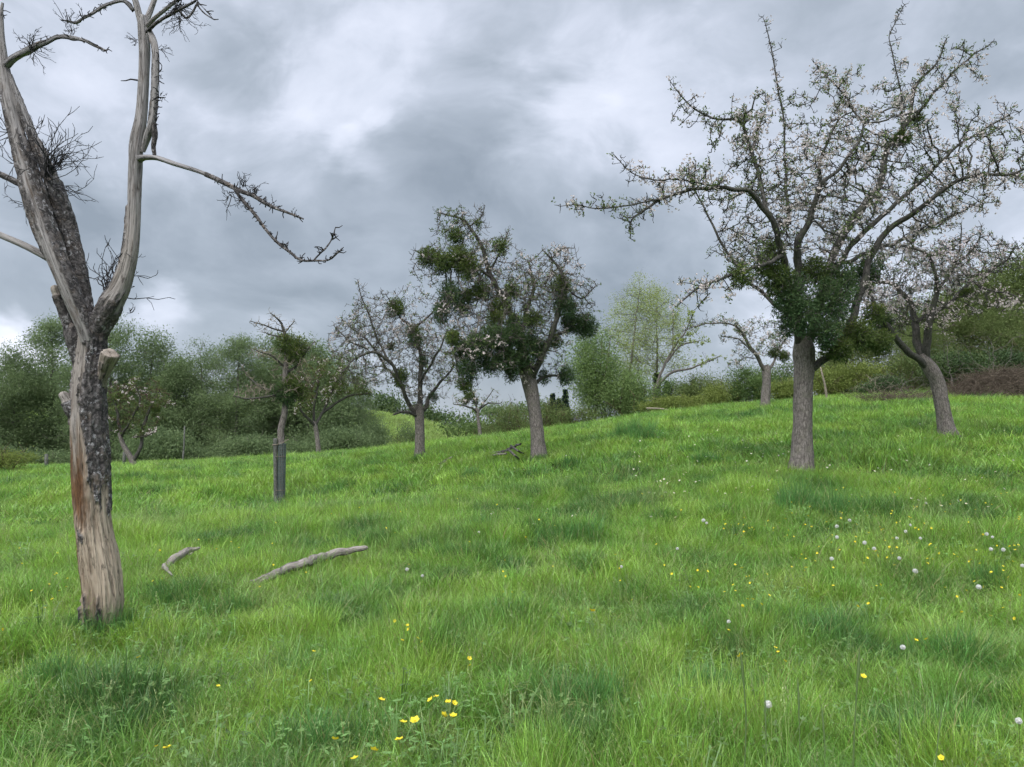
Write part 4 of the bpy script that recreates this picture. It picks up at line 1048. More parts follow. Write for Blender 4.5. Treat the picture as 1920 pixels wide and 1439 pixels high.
# the mistletoe-laden tree in the middle
fruit_tree('mistletoe_tree', 'apple tree overloaded with dark mistletoe in mid meadow, split trunk base', 16.5, [
    [(1012, 872, 0, 14), (1010, 852, 0, 13), (1006, 800, 0, 12), (1000, 755, 0, 12), (993, 720, 0, 14), (985, 690, 0, 13), (980, 670, 0, 9)],
    [(990, 715, 0, 10), (974, 650, .1, 9), (952, 577, .2, 7.5), (922, 519, .3, 6), (902, 461, .3, 5), (875, 421, .3, 3.6), (854, 407, .3, 2.4), (821, 400, .3, 1.2)],
    [(996, 715, 0, 9), (1010, 680, -.2, 8), (1038, 614, -.4, 6.5), (1056, 535, -.5, 5), (1046, 497, -.5, 3.6), (1034, 486, -.5, 2.6), (1018, 470, -.5, 1.2)],
    [(1034, 486, -.5, 2), (1052, 468, -.5, 1.5), (1078, 466, -.5, .9)], [(1056, 535, -.5, 2.5), (1090, 560, -.4, 2), (1118, 535, -.4, 1)],
    [(985, 700, 0, 8), (965, 665, -.3, 6.5), (922, 648, -.6, 5), (890, 637, -.8, 3.6), (855, 660, -.9, 2)],
    [(1005, 690, 0, 6), (1028, 640, .2, 5), (1063, 622, .4, 4), (1100, 612, .5, 2.5)],
    [(1000, 720, 0, 5), (1028, 705, .2, 3.5), (1058, 706, .3, 2)],
    [(975, 660, 0, 7), (985, 590, .3, 6), (1000, 540, .4, 4), (990, 490, .5, 2.4)],
    [(922, 520, .3, 4), (880, 500, .2, 3.4), (830, 500, .1, 2.4), (778, 470, .1, 1.2)],
    [(918, 510, .3, 3), (945, 460, .2, 2), (955, 432, .2, 1)], [(880, 425, .3, 2.4), (900, 410, .2, 1.6), (910, 385, .2, .8)], [(868, 418, .3, 2), (866, 395, .3, 1)]],
    [(870, 450, 60, 45, .3, .6), (920, 500, 70, 60, .2, .9), (890, 580, 80, 70, 0, .9), (990, 560, 80, 70, .1, 1.0), (1050, 530, 50, 55, -.4, .6), (1080, 560, 40, 60, -.2, .5), (1000, 640, 75, 60, 0, .9), (960, 610, 80, 80, 0, 1.0), (1010, 560, 70, 70, -.2, .8), (985, 680, 40, 40, -.2, .5), (900, 660, 75, 50, -.5, .7), (810, 500, 50, 45, .1, .5), (865, 405, 45, 22, .3, .3), (1050, 485, 40, 28, -.5, .4), (870, 715, 40, 25, -.5, .4)],
    203, 4600, .13, .0065, n_leaf=9500, n_blos=1500, n_spur=7500, limb_k=.75, twig='twig_grey', leaf=.044, blos=.05,
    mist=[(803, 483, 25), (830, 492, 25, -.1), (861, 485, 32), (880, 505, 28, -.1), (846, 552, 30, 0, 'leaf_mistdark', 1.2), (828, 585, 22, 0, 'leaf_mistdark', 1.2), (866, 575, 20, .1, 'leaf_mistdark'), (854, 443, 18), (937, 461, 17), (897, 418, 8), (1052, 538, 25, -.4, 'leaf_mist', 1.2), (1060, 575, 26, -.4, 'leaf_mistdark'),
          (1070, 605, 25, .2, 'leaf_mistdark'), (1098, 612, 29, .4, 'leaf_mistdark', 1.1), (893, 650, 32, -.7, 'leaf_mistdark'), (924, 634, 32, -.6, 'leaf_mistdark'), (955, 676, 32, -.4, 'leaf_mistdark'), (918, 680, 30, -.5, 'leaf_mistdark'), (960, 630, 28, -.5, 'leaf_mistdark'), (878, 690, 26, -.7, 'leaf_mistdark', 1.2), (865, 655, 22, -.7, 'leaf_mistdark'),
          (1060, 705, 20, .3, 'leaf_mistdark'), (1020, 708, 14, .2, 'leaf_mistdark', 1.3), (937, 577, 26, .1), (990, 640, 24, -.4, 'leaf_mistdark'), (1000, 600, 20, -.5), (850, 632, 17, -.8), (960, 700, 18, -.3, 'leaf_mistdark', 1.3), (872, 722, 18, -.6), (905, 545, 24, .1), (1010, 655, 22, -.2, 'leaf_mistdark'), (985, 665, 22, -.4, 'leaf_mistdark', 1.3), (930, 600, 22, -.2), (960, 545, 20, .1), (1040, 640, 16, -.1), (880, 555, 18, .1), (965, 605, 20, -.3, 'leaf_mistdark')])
# its neighbour with the round ball of mistletoe on top
fruit_tree('apple_tree', 'rounded apple tree in faint blossom with a ball of mistletoe on top', 20.0, [
    [(787, 872, 0, 9.5), (787, 852, 0, 9), (787, 810, 0, 8.5), (786, 775, 0, 9), (784, 758, 0, 7)],
    [(785, 775, 0, 5.5), (775, 772, -.1, 5), (763, 746, -.3, 4.5), (748, 712, -.5, 4), (733, 682, -.7, 3.5), (700, 660, -1, 3), (668, 672, -1.2, 2), (640, 700, -1.3, 1)],
    [(788, 772, 0, 5.5), (798, 763, .1, 5), (806, 744, .3, 4), (828, 716, .5, 3), (850, 690, .6, 1.6)],
    [(785, 770, 0, 6.5), (789, 730, .1, 5.5), (790, 690, .2, 5), (786, 655, .2, 4), (770, 612, .3, 3.4), (750, 595, .3, 2.6), (728, 560, .3, 1.4)],
    [(772, 616, .3, 2.8), (790, 606, .4, 2.4), (812, 586, .5, 1.8), (820, 560, .5, 1)],
    [(733, 684, -.7, 2.6), (710, 640, -.5, 2.2), (694, 595, -.5, 1.8), (678, 555, -.5, 1.3), (670, 525, -.5, .7)],
    [(755, 730, -.4, 3.4), (725, 690, .4, 2.8), (690, 640, .7, 2), (640, 600, .9, 1)], [(786, 720, .1, 3), (820, 660, -.5, 2.4), (840, 620, -.7, 1.2)], [(780, 780, -.1, 3), (758, 772, -.4, 2.6), (738, 778, -.7, 2)],
    [(690, 655, -.9, 2), (655, 640, -1, 1.5), (625, 610, -1, .8)]],
    [(660, 645, 48, 55, -.6, .9), (700, 610, 60, 55, -.2, 1.0), (760, 640, 60, 55, 0, 1.1), (800, 680, 50, 55, .2, .9), (820, 610, 30, 40, .4, .5), (680, 700, 55, 30, -.6, .8), (790, 740, 45, 30, 0, .7), (845, 690, 30, 40, .4, .6), (750, 560, 60, 25, .2, .4), (678, 560, 14, 35, -.5, .2)],
    204, 3200, .14, .006, n_leaf=3600, n_blos=1000, n_spur=5600, leaf=.05, blos=.046,limb_k=.85, twig='twig_grey', infl=1.2,
    mist=[(743, 578, 22, .2), (776, 622, 18, .1), (779, 640, 17, 0, 'leaf_mistdark'), (752, 703, 16, -.4), (748, 718, 12, -.4), (847, 636, 16, .4), (794, 678, 12, .1, 'leaf_mistdark'), (812, 744, 10, .2, 'leaf_mistdark'), (733, 650, 9, 0)])
# small tree bound to the stake
st_tree = fruit_tree('young_tree', 'half dead small tree with two mistletoe balls growing out of the guarded stake', 16.5, [
    [(527, 950, 0, 6), (527, 900, 0, 6), (527, 826, 0, 6), (527, 806, 0, 6), (532, 783, 0, 6), (535, 758, 0, 5.5), (535, 703, 0, 5), (538, 655, 0, 4)],
    [(537, 665, 0, 3.5), (536, 640, 0, 3), (532, 621, 0, 2.6), (529, 606, 0, 2.2), (518, 596, -.1, 1.6), (508, 588, -.1, .9)],
    [(532, 622, 0, 1.8), (510, 616, -.1, 1.5), (495, 608, -.2, 1.2), (470, 601, -.2, .7)], [(536, 632, 0, 1.5), (515, 630, -.1, 1.2), (497, 624, -.1, .7)], [(534, 624, 0, 1.4), (545, 613, .1, 1), (552, 604, .1, .6)],
    [(534, 740, 0, 3), (505, 744, -.3, 2.2), (470, 748, -.5, 1.6), (440, 742, -.6, .9)], [(535, 735, 0, 2.6), (500, 730, .1, 2), (472, 712, .2, 1.4), (455, 690, .3, .8)], [(536, 700, 0, 2.5), (556, 685, .1, 2), (575, 660, .1, 1.4), (590, 640, .1, .8)], [(536, 690, 0, 2), (510, 670, -.2, 1.6), (478, 655, -.4, .8)]],
    [(490, 735, 45, 22, -.3, .4), (545, 680, 40, 40, 0, .4), (500, 612, 25, 14, -.1, .15), (565, 720, 25, 30, 0, .3), (490, 665, 30, 20, -.2, .3)],
    205, 520, .12, .006, twig='twig_pale', n_leaf=0, n_blos=0, n_spur=700, bark='bark_apple',
    mist=[(536, 645, 24), (560, 652, 22, .1), (550, 665, 22, 0), (547, 722, 23), (524, 735, 20, -.1, 'leaf_mistdark'), (562, 735, 18, .1), (540, 745, 18, -.1, 'leaf_mistdark')])
fruit_tree('apple_tree', 'small slender apple tree in cream blossom at the wood edge', 30.0, [
    [(597, 862, 0, 4.5), (597, 844, 0, 4.2), (594, 815, 0, 4), (590, 797, 0, 4), (587, 790, 0, 3)],
    [(590, 800, 0, 3), (578, 785, -.3, 2.6), (566, 772, -.5, 2), (560, 745, -.6, 1.2)], [(591, 799, 0, 3), (598, 785, .1, 2.8), (606, 774, .2, 2.6), (626, 760, .4, 2.4), (650, 745, .6, 2), (680, 738, .8, 1.6), (695, 738, .9, 1)],
    [(589, 795, 0, 2.6), (588, 765, 0, 2.2), (596, 730, 0, 1.6), (600, 690, 0, 1)], [(604, 776, .2, 2), (620, 740, .2, 1.6), (640, 700, .3, 1)]],
    [(605, 710, 55, 48, 0, 1.4), (575, 745, 35, 35, -.3, 1.0), (640, 700, 45, 40, .3, 1.2), (655, 730, 35, 25, .5, .8)],
    206, 900, .24, .008, n_leaf=5200, n_blos=500, n_spur=1600, leaf=.075, blos=.06, infl=1.8, kill=.3, twig='twig_brown', leafmat='leaf_olive')
fruit_tree('apple_tree', 'faintly blossoming apple tree half hidden behind the dead trunk', 27.5, [
    [(252, 885, 0, 5), (250, 868, 0, 5), (240, 850, 0, 4.5), (230, 832, 0, 4), (224, 812, 0, 3.5)], [(228, 826, 0, 3), (222, 790, 0, 2.6), (215, 755, 0, 2), (200, 730, 0, 1)], [(250, 866, 0, 4), (262, 840, 0, 3.5), (270, 800, .2, 3), (285, 760, .3, 2), (300, 730, .3, 1)],
    [(226, 818, 0, 2.4), (245, 790, -.3, 2), (262, 750, -.4, 1.4), (250, 715, -.4, .8)], [(250, 820, 0, 1.6), (275, 818, -.3, 1.3), (292, 808, -.4, .8)]],
    [(235, 770, 40, 40, 0, 1.0), (260, 735, 50, 35, 0, 1.0), (290, 755, 35, 35, .2, .8), (215, 740, 30, 30, 0, .7), (265, 790, 30, 25, 0, .6)],
    207, 700, .22, .008, n_leaf=2800, n_blos=260, n_spur=1300, leaf=.07, blos=.06, infl=1.8, kill=.28, twig='twig_brown', leafmat='leaf_olive', mist=[(222, 742, 9, 0), (292, 768, 10, .2)])
fruit_tree('apple_tree', 'tiny bare apple tree with one yellow mistletoe clump, far in the gap', 31.0, [
    [(900, 830, 0, 3.2), (900, 814, 0, 3), (897, 790, 0, 2.8), (895, 772, 0, 2.8), (893, 765, 0, 2)], [(895, 774, 0, 2), (884, 765, -.2, 1.7), (870, 760, -.4, 1.3), (850, 758, -.5, .7)], [(895, 774, 0, 2), (903, 764, .1, 1.6), (918, 757, .2, 1.2), (940, 756, .3, .7)], [(894, 768, 0, 1.6), (890, 745, 0, 1.2), (880, 730, 0, .7)], [(900, 765, 0, 1.2), (915, 745, 0, .9), (925, 730, 0, .6)]],
    [(880, 745, 40, 22, 0, .8), (920, 750, 35, 16, 0, .6)], 208, 200, .22, .006, n_leaf=300, n_blos=60, n_spur=200, leaf=.06, blos=.07, infl=1.8, kill=.28, twig='twig_brown', mist=[(880, 742, 13, 0), (872, 752, 9, 0), (892, 752, 8, .2)])
fruit_tree('old_apple_tree', 'old stunted tree with a pale scar and arching side bough behind the big apple tree', 26.0, [
    [(1435, 768, 0, 8), (1435, 748, 0, 7.5), (1437, 720, 0, 7.5), (1437, 698, 0, 8), (1434, 685, 0, 7)], [(1436, 700, 0, 7), (1422, 672, -.2, 6), (1406, 648, -.3, 5), (1392, 627, -.4, 4), (1386, 615, -.4, 2.4)],
    [(1420, 668, -.2, 2.8), (1400, 648, -.5, 2.4), (1378, 634, -.7, 2.2), (1352, 632, -.8, 1.4)], [(1440, 695, 0, 5), (1450, 680, .2, 4), (1460, 655, .4, 3), (1475, 635, .5, 2)], [(1396, 630, -.4, 3), (1380, 613, -.6, 2.6), (1350, 606, -.8, 2.4), (1310, 610, -1, 2), (1280, 622, -1.1, 1)], [(1414, 672, -.1, 1.8), (1395, 672, -.3, 1.4), (1375, 685, -.4, .8)]],
    [(1350, 640, 14, 12, -.8, .2), (1400, 660, 35, 25, -.3, .5), (1460, 650, 35, 30, .4, .5), (1385, 685, 20, 14, -.3, .3), (1420, 620, 50, 28, -.2, .6), (1340, 605, 55, 16, -.8, .4), (1470, 620, 40, 30, .5, .5)], 209, 800, .17, .006, n_leaf=1900, n_blos=700, n_spur=1300, leaf=.06, blos=.06, twig='bark_dark', infl=1.5, kill=.25, limbmat='twig_grey', limb_k=.6, mist=[(1470, 668, 14, .4), (1450, 662, 12, .3)])

#@@BACKGROUND
# ------------------------------------------------------------------ background trees, bushes and hedges
def plant(name, label, cat, x, y, wid, hgt, seed, mat, n_leaf=5000, leaf=.09, k=26, spread=.24, stem='twig_brown', n_stem=14, group=None, depth=None, asp=.55, z0=None, lift=.0, stem_r=.02):
    r = rng_(seed)
    z = gz(x, y) if z0 is None else z0
    base = np.array([x, y, z - .15])
    root = empty(name, base, label, cat, group)
    n_leaf = int(n_leaf); q, wv_ = blob_points(r, n_leaf, k, spread)
    q[:, 2] = np.where(q[:, 2] < -.85, -.85 - .1 * q[:, 2], q[:, 2])
    c = np.array([x, y, z + hgt * (.5 + lift * .5)]); s = np.array([wid / 2, (depth or wid) / 2, hgt * (1 - lift) / 2])
    P = c + q * s
    P[:, 2] = np.maximum(P[:, 2], z + .05)
    tint = r.uniform(.15, .85, k)[wv_]
    ch = []
    for m in range(n_stem):
        e = c + unit(r.normal(0, 1, 3) + np.array([0, -.2, .8])) * s * r.uniform(.6, 1.15)
        b = base + np.array([r.normal(0, wid * .10), r.normal(0, wid * .07), 0]); md = (b + e) / 2 + r.normal(0, .12, 3) * wid * .5
        ch.append((spline(np.array([[*b, stem_r], [*md, stem_r * .7], [*e, stem_r * .25]]), .35)[:, :3], None, 4))
        ch[-1] = (ch[-1][0], np.linspace(stem_r, stem_r * .22, len(ch[-1][0])), 4)
        for w_ in range(5):
            p = ch[-1][0][r.integers(len(ch[-1][0]) // 3, len(ch[-1][0]))]; e2 = p + unit(r.normal(0, 1, 3) + [0, 0, .5]) * wid * r.uniform(.08, .2)
            ch.append((np.stack([p, (p + e2) / 2 + r.normal(0, .03, 3) * wid * .4, e2]), np.array([.4, .3, .15]) * stem_r, 3)); ch[-1], ch[-2] = ch[-2], ch[-1]
    stem_mesh('stems', ch, M[stem], root, base)
    leaf_mesh('foliage', P, leaf, r, M[mat], root, base, asp, up=.15, tint=tint)
    return root

def wood_tree(name, label, cat, x, y, hgt, wid, seed, mat='leaf_wood', n_attr=420, n_leaf=11000, leaf=.10, bark='twig_grey', crown0=.16, group=None, sprd=.30, trunk_r=None, z0=None, shape=1.0, top=.0, asp=.5, tint0=.5, trop=.22, tip=.006):
    """a tree with a trunk, ascending boughs and a loose crown of small leaves"""
    r = rng_(seed)
    z = gz(x, y) if z0 is None else z0
    base = np.array([x, y, z - .2])
    root = empty(name, base, label, cat, group)
    tr = trunk_r or hgt * .014
    ln = r.normal(0, .03, 2) * hgt
    rows = [(x + ln[0] * t ** 1.5, y + ln[1] * t ** 1.5, z - .2 + hgt * .9 * t, tr * (1.15 - t * .95)) for t in np.linspace(0, 1, 7)]
    tk = spline(np.array(rows), .25)
    tk[:, :2] += r.normal(0, tr * .25, (len(tk), 2))
    stem_mesh('trunk', [(tk[:, :3], tk[:, 3], 9)], M[bark], root, base, rough=tr * .25, rsc=6)
    u = r.uniform(0, 1, n_attr); a = r.uniform(0, 6.283, n_attr)
    prof = np.sin(np.pi * np.clip(u, .0, 1) ** .75) ** .65 * shape + (1 - shape) * np.sqrt(1 - u)
    rr = wid / 2 * prof * np.sqrt(r.uniform(.05, 1, n_attr)) * (1 + .22 * np.sin(a * 3 + seed) + .15 * np.sin(a * 5 + u * 9))
    A_ = np.stack([x + ln[0] * u + rr * np.cos(a), y + ln[1] * u + rr * np.sin(a), z + hgt * (crown0 + (1 - crown0) * u)], 1)
    st = hgt * .035
    pos, par = colonize(tk[:, :3], A_, st, hgt * .32, st * 1.15, 60, r, trop)
    n0 = len(tk)
    pos[n0:] += r.normal(0, st * .15, (len(pos) - n0, 3))
    ch, rd, kids = branch_chains(pos, par, n0, tk[:, 3], tip, 2.2, tr * .6)
    tips = pos[n0:]
    if top:
        fine, _ = spurs(r, tips[rd[n0:] < tip * 3], 260, hgt * .03, hgt * .09, tip * .5, 1.2); ch = ch + fine
    stem_mesh('branches', ch, M[bark], root, base)
    wgt = np.where(rd[n0:] < tip * 4, 1.0, .15)
    dens = np.array([mnoise.noise(Vector((p[0] * .7 + seed, p[1] * .7, p[2] * .7))) for p in tips])
    wgt = wgt * np.clip(.55 + 1.4 * dens, .08, 1.6); wgt /= wgt.sum()
    k = r.choice(len(tips), n_leaf, p=wgt)
    P = tips[k] + r.normal(0, sprd, (n_leaf, 3)) * np.array([1, 1, .8])
    tint = np.clip(tint0 + .6 * dens[k], .05, .95)
    leaf_mesh('foliage', P, leaf, r, M[mat], root, base, asp, up=.25, tint=tint)
    return root

def place_copy(src, x, y, sx, sz, rot_, label, group, z=None, sink=.2):
    o = copy_tree(src)
    o.location = (x, y, (gz(x, y) if z is None else z) - sink)
    o.scale = (sx, sx, sz); o.rotation_euler = (0, 0, rot_)
    o['label'] = label
    if group: o['group'] = group
    return o

def xyD(u, D): return (u - CU) / F * D / (math.cos(PITCH)), D
def top_h(v, D, z): return CAMZ + (800 - v) / F * D - z

WG = 'feathery trees of the wood beyond the meadow'
wood_rows = [(-70, 712, 41, 1.25, 'grey-green feathery tree at the near end of the wood, beside the bramble'), (30, 678, 43, 1.2, 'round topped feathery tree of the wood, first outside the dead trunk'),
             (100, 632, 45, 1.15, 'pale crested feathery tree just outside the dead trunk'), (212, 610, 43, 1.15, 'tallest feathery tree of the wood, rising directly behind the dead trunk'),
             (272, 640, 46, 1.0, 'bushy shoulder tree of the wood, under the dead tree fork'), (328, 688, 44, .9, 'lowest tree of the wood, in the dip of its outline'), (380, 652, 46, 1.1, 'feathery tree with a thin bare spire above the wood'),
             (445, 648, 44, 1.15, 'broad feathery tree of the wood behind the bare side boughs'), (512, 640, 47, 1.15, 'feathery tree of the wood behind the staked young tree'), (580, 655, 45, 1.1, 'feathery tree of the wood behind the slender cream blossom'),
             (640, 676, 47, .95, 'last tall tree at the open end of the wood'), (672, 715, 50, .8, 'low feathery tree where the wood meets the far slope')]
wp = []
for k, (u, v, D, wm, lab) in enumerate(wood_rows):
    x, y = xyD(u, D); z = gz(x, y)
    h = top_h(v, D, z)
    if k in (0, 1, 2, 3):
        t_ = wood_tree('wood_tree', lab, 'tree', x, y, h * 1.13, h * .68 * wm, 300 + k, n_leaf=40000, leaf=.10, crown0=.0, group=WG, sprd=.30, top=1, n_attr=700, z0=z, shape=.45)
        wp.append((t_, h))
    else:
        src, hs = wp[(k * 3 + 1) % 4]
        place_copy(src, x, y, h / hs * wm * .98, h / hs * .95, k * 1.9, lab, WG, z=z)
# what can be seen of the wood behind them reads as one mass
r = rng_(330)
Pm, Tm = [], []
for k in range(95):
    u = r.uniform(-160, 690) if k < 70 else r.uniform(-160, 130); D = r.uniform(50, 60); x, y = xyD(u, D); z = gz(x, y)
    top_v = np.interp(u, [-160, 30, 110, 210, 280, 330, 380, 520, 600, 690], [705, 672, 648, 634, 668, 712, 680, 670, 690, 740])
    hh = top_h(top_v, D, z); m = 560
    q = r.normal(0, .42, (m, 3)); cz = z + hh * r.uniform(.1, .85)
    Pm.append(np.array([x, y, cz]) + q * np.array([2.2, 2.2, 1.5])); Tm.append(np.full(m, r.uniform(.1, .6)))
Pm = np.concatenate(Pm); Tm = np.concatenate(Tm)
tag(leaf_mesh('woodland', Pm, .2, r, M['leaf_wood'], None, None, .6, tint=Tm), kind='stuff')
# shrubs along the foot of the wood
UG = 'low shrubs along the foot of the wood'
sh0 = None
for k, (u, v, D, wpx, lab) in enumerate([(-20, 835, 36, 120, 'dark shrub under the first trees of the wood'), (90, 846, 37, 130, 'shadowy shrub at the wood foot beside the dead trunk'), (300, 812, 36, 120, 'shrub at the wood foot just inside the dead trunk'), (400, 838, 37, 130, 'shrub at the wood foot beneath the spire tree'),
                                         (480, 820, 38, 120, 'shrub at the wood foot near the guarded stake'), (560, 828, 38, 110, 'shrub at the wood foot between stake and slender tree'), (640, 808, 40, 110, 'shrub at the wood foot beside the slender tree'), (690, 800, 45, 70, 'small shrub at the end of the wood')]):
    x, y = xyD(u, D); z = gz(x, y); h = top_h(v, D, z)
    wd = wpx / F * D
    if sh0 is None:
        sh0 = plant('shrub', lab, 'shrub', x, y, wd, h, 340, 'leaf_wood', 14000, .10, 50, .34, 'twig_grey', 16, UG, z0=z); sw, shh = wd, h
    else:
        place_copy(sh0, x, y, wd / sw, h / shh, k * 1.3, lab, UG, z=z, sink=.15)

def bush(name, lab, cat, u, v, vb, D, wpx, seed, mat, **kw):
    x, y = xyD(u, D); z = gz(x, y) if 'z0' not in kw else kw.pop('z0')
    zb = CAMZ + (800 - vb) / F * D
    z = min(z, zb)
    return plant(name, lab, cat, x, y, wpx / F * D, top_h(v, D, z), seed, mat, z0=z, **kw)

bush('bramble_bush', 'pale green bramble mound at the meadow edge outside the dead tree', 'bush', 5, 838, 884, 24.5, 150, 401, 'leaf_yellow', n_leaf=6000, leaf=.06, depth=1.6)
# middle distance
bush('willow_bush', 'tall light green willow bush beside the pale poplars', 'bush', 1118, 618, 800, 36, 140, 402, 'leaf_willow', n_leaf=26000, leaf=.085, k=44, spread=.20, n_stem=12, stem_r=.03, depth=3)
bush('willow_bush', 'lower light green willow bush in front of the poplar stems', 'bush', 1176, 690, 795, 35, 115, 403, 'leaf_willow', n_leaf=15000, leaf=.08, k=34, n_stem=10, stem_r=.03, depth=2.4)
bush('shrub', 'brownish shrub behind the mistletoe tree trunk', 'bush', 1022, 742, 815, 37, 110, 404, 'leaf_olive', n_leaf=4200, leaf=.08, n_stem=26, depth=2.2)
bush('shrub', 'dull brown shrub in the gap beside the mistletoe tree', 'bush', 960, 752, 822, 42, 110, 405, 'leaf_olive', n_leaf=4200, leaf=.085, n_stem=22, depth=2.4)
bush('shrub', 'olive shrub at the foot of the willow bush', 'bush', 1080, 765, 805, 33, 80, 406, 'leaf_olive', n_leaf=3000, leaf=.07, n_stem=14, depth=1.6)
for (u, v, vb, D, wpx, sd, mt, nm, lab, kw) in [
        (1265, 712, 778, 40, 110, 410, 'leaf_hedge', 'shrub', 'mixed green shrub right of the poplar stems', {}), (1318, 700, 770, 38, 110, 411, 'leaf_olive', 'shrub', 'olive shrub with bare twigs along the meadow crest', dict(n_stem=26)), (1362, 706, 765, 36, 90, 412, 'leaf_yellow', 'shrub', 'bright yellow-green shrub next to the dark rounded bush', {}),
        (1240, 745, 782, 33, 90, 413, 'leaf_yellow', 'shrub', 'low yellow-green shrub over the fallen pale pole', {}), (1290, 742, 776, 34, 70, 414, 'leaf_yellow', 'shrub', 'second low yellow-green shrub along the crest', {}), (1403, 690, 762, 35, 80, 415, 'leaf_hedge', 'shrub', 'dark rounded bush beside the old stunted tree', dict(n_leaf=6500)),
        (1470, 672, 757, 38, 120, 416, 'leaf_hedge', 'shrub', 'leafy shrub between the old tree and the big trunk', dict(n_leaf=6000)), (1475, 712, 752, 32, 75, 417, 'leaf_yellow', 'shrub', 'yellow-green shrub against the big grey trunk', {}), (1545, 690, 752, 34, 90, 418, 'leaf_yellow', 'shrub', 'light shrub just beyond the big grey trunk', {}),
        (1610, 672, 748, 34, 130, 419, 'leaf_yellow', 'shrub', 'broad yellowish shrub on the bank under the hanging mistletoe', dict(n_leaf=7500)), (1700, 668, 742, 34, 120, 420, 'leaf_olive', 'shrub', 'olive shrub behind the leaning trunk', dict(n_leaf=6000, n_stem=24)),
        (1660, 705, 748, 32, 90, 421, 'leaf_dark', 'ivy_bush', 'small dark ivy bush at the twig litter edge', dict(n_leaf=5000)), (1800, 660, 735, 32.5, 140, 422, 'leaf_dark', 'ivy_bush', 'large dark ivy bush behind the leaning apple tree', dict(n_leaf=9000)), (1895, 652, 728, 33, 130, 423, 'leaf_dark', 'ivy_bush', 'dark ivy bush above the brown brush heap', dict(n_leaf=9000)), (1975, 650, 728, 33, 130, 424, 'leaf_dark', 'ivy_bush', 'outermost dark ivy bush on the bank', dict(n_leaf=6000))]:
    bush(nm, lab, 'bush', u, v, vb, D, wpx, sd, mt, **{**dict(n_leaf=8500, leaf=.075, depth=2.2), **{a: (b * 1.7 if a == 'n_leaf' else b) for a, b in kw.items()}})
# pale poplars
PG_ = 'pale poplars with ivy on their stems'
for (u, v, D, wd, sd, lab) in [(1174, 518, 44, 4.6, 430, 'pale yellow-green poplar nearest the willow bush'), (1232, 526, 45, 4.6, 431, 'pale yellow-green poplar on the side of the big apple tree')]:
    x, y = xyD(u, D); z = gz(x, y); h = top_h(v, D, z)
    t_ = wood_tree('poplar', lab, 'tree', x, y, h, wd, sd, 'leaf_poplar', 760, 17000, .075, 'twig_grey', .30, PG_, .24, .10, z, .8, 1, trop=.55, tip=.007)
    rr_ = rng_(sd + 50); n = 2600
    zz = rr_.uniform(0, h * .36, n); a = rr_.uniform(0, 6.28, n); q = rr_.uniform(.06, .24, n)
    leaf_mesh('ivy', np.stack([x + q * np.cos(a), y + q * np.sin(a), z + zz], 1), .10, rr_, M['leaf_dark'], t_, t_.location, .8)
fruit_tree('ash_tree', 'loose pale tree leaning out to the side beside the poplars', 43.0, [
    [(1222, 790, 0, 4), (1224, 770, 0, 3.6), (1226, 740, 0, 3.4), (1230, 722, 0, 3.2)], [(1229, 728, 0, 2.8), (1244, 690, .2, 2.4), (1262, 655, .3, 2), (1285, 622, .4, 1.4), (1300, 585, .5, .8)], [(1228, 730, 0, 2.6), (1255, 702, -.2, 2.2), (1290, 692, -.4, 1.8), (1325, 680, -.5, 1.2), (1350, 668, -.6, .7)], [(1250, 680, .2, 2), (1275, 650, 0, 1.6), (1310, 640, -.2, 1)], [(1262, 660, .3, 1.6), (1262, 620, .6, 1.2), (1262, 580, .8, .7)]],
    [(1270, 620, 40, 45, .4, 1.2), (1320, 675, 40, 22, -.4, .9), (1300, 640, 35, 25, 0, 1), (1270, 690, 30, 20, 0, .8)], 432, 330, .34, .008, n_leaf=2000, n_blos=0, n_spur=300, leaf=.10, infl=2.6, kill=.5, twig='twig_grey', limbmat='twig_grey', bark='twig_grey', leafmat='leaf_poplar', group=None)
# dark conifers on the far skyline
r = rng_(440)
def conifer(u, v, vb, D, wpx, lab):
    x, y = xyD(u, D); zb = CAMZ + (800 - vb) / F * D - 3; zt = CAMZ + (800 - v) / F * D; h = zt - zb
    base = np.array([x, y, zb]); root = empty('conifer', base, lab, 'tree', 'dark conifers on the far skyline')
    stem_mesh('trunk', [(np.array([base, base + [0, 0, h * .5], base + [0, 0, h]]), np.array([.25, .16, .03]), 6)], M['twig_brown'], root, base)
    n = 1900; t = r.uniform(0, 1, n) ** .8; a = r.uniform(0, 6.28, n)
    tier = .72 + .28 * ((t * 11) % 1.0)
    q = wpx / F * D / 2 * (1 - t) * tier * np.sqrt(r.uniform(.1, 1, n))
    P = np.stack([x + q * np.cos(a), y + q * np.sin(a), zb + h * (.1 + .9 * t) - q * .3], 1)
    leaf_mesh('foliage', P, D * .0034, r, M['leaf_conifer'], root, base, .5, axis=np.stack([np.cos(a), np.sin(a), -.3 + 0 * a], 1), axw=1.5)
for (u, v, vb, D, w_, lab) in [(1036, 738, 790, 120, 26, 'dark conifer spire close to the mistletoe trunk'), (1060, 731, 790, 125, 30, 'tallest dark conifer spire beside the willow bush'), (1048, 748, 790, 118, 24, 'shortest dark conifer between the two spires'), (1250, 715, 770, 120, 46, 'broad dark conifer beyond the poplar stems'), (1300, 712, 770, 125, 40, 'dark conifer top behind the olive shrub'), (1285, 720, 770, 118, 34, 'small dark conifer between two larger tops')]:
    conifer(u, v, vb, D, w_, lab)
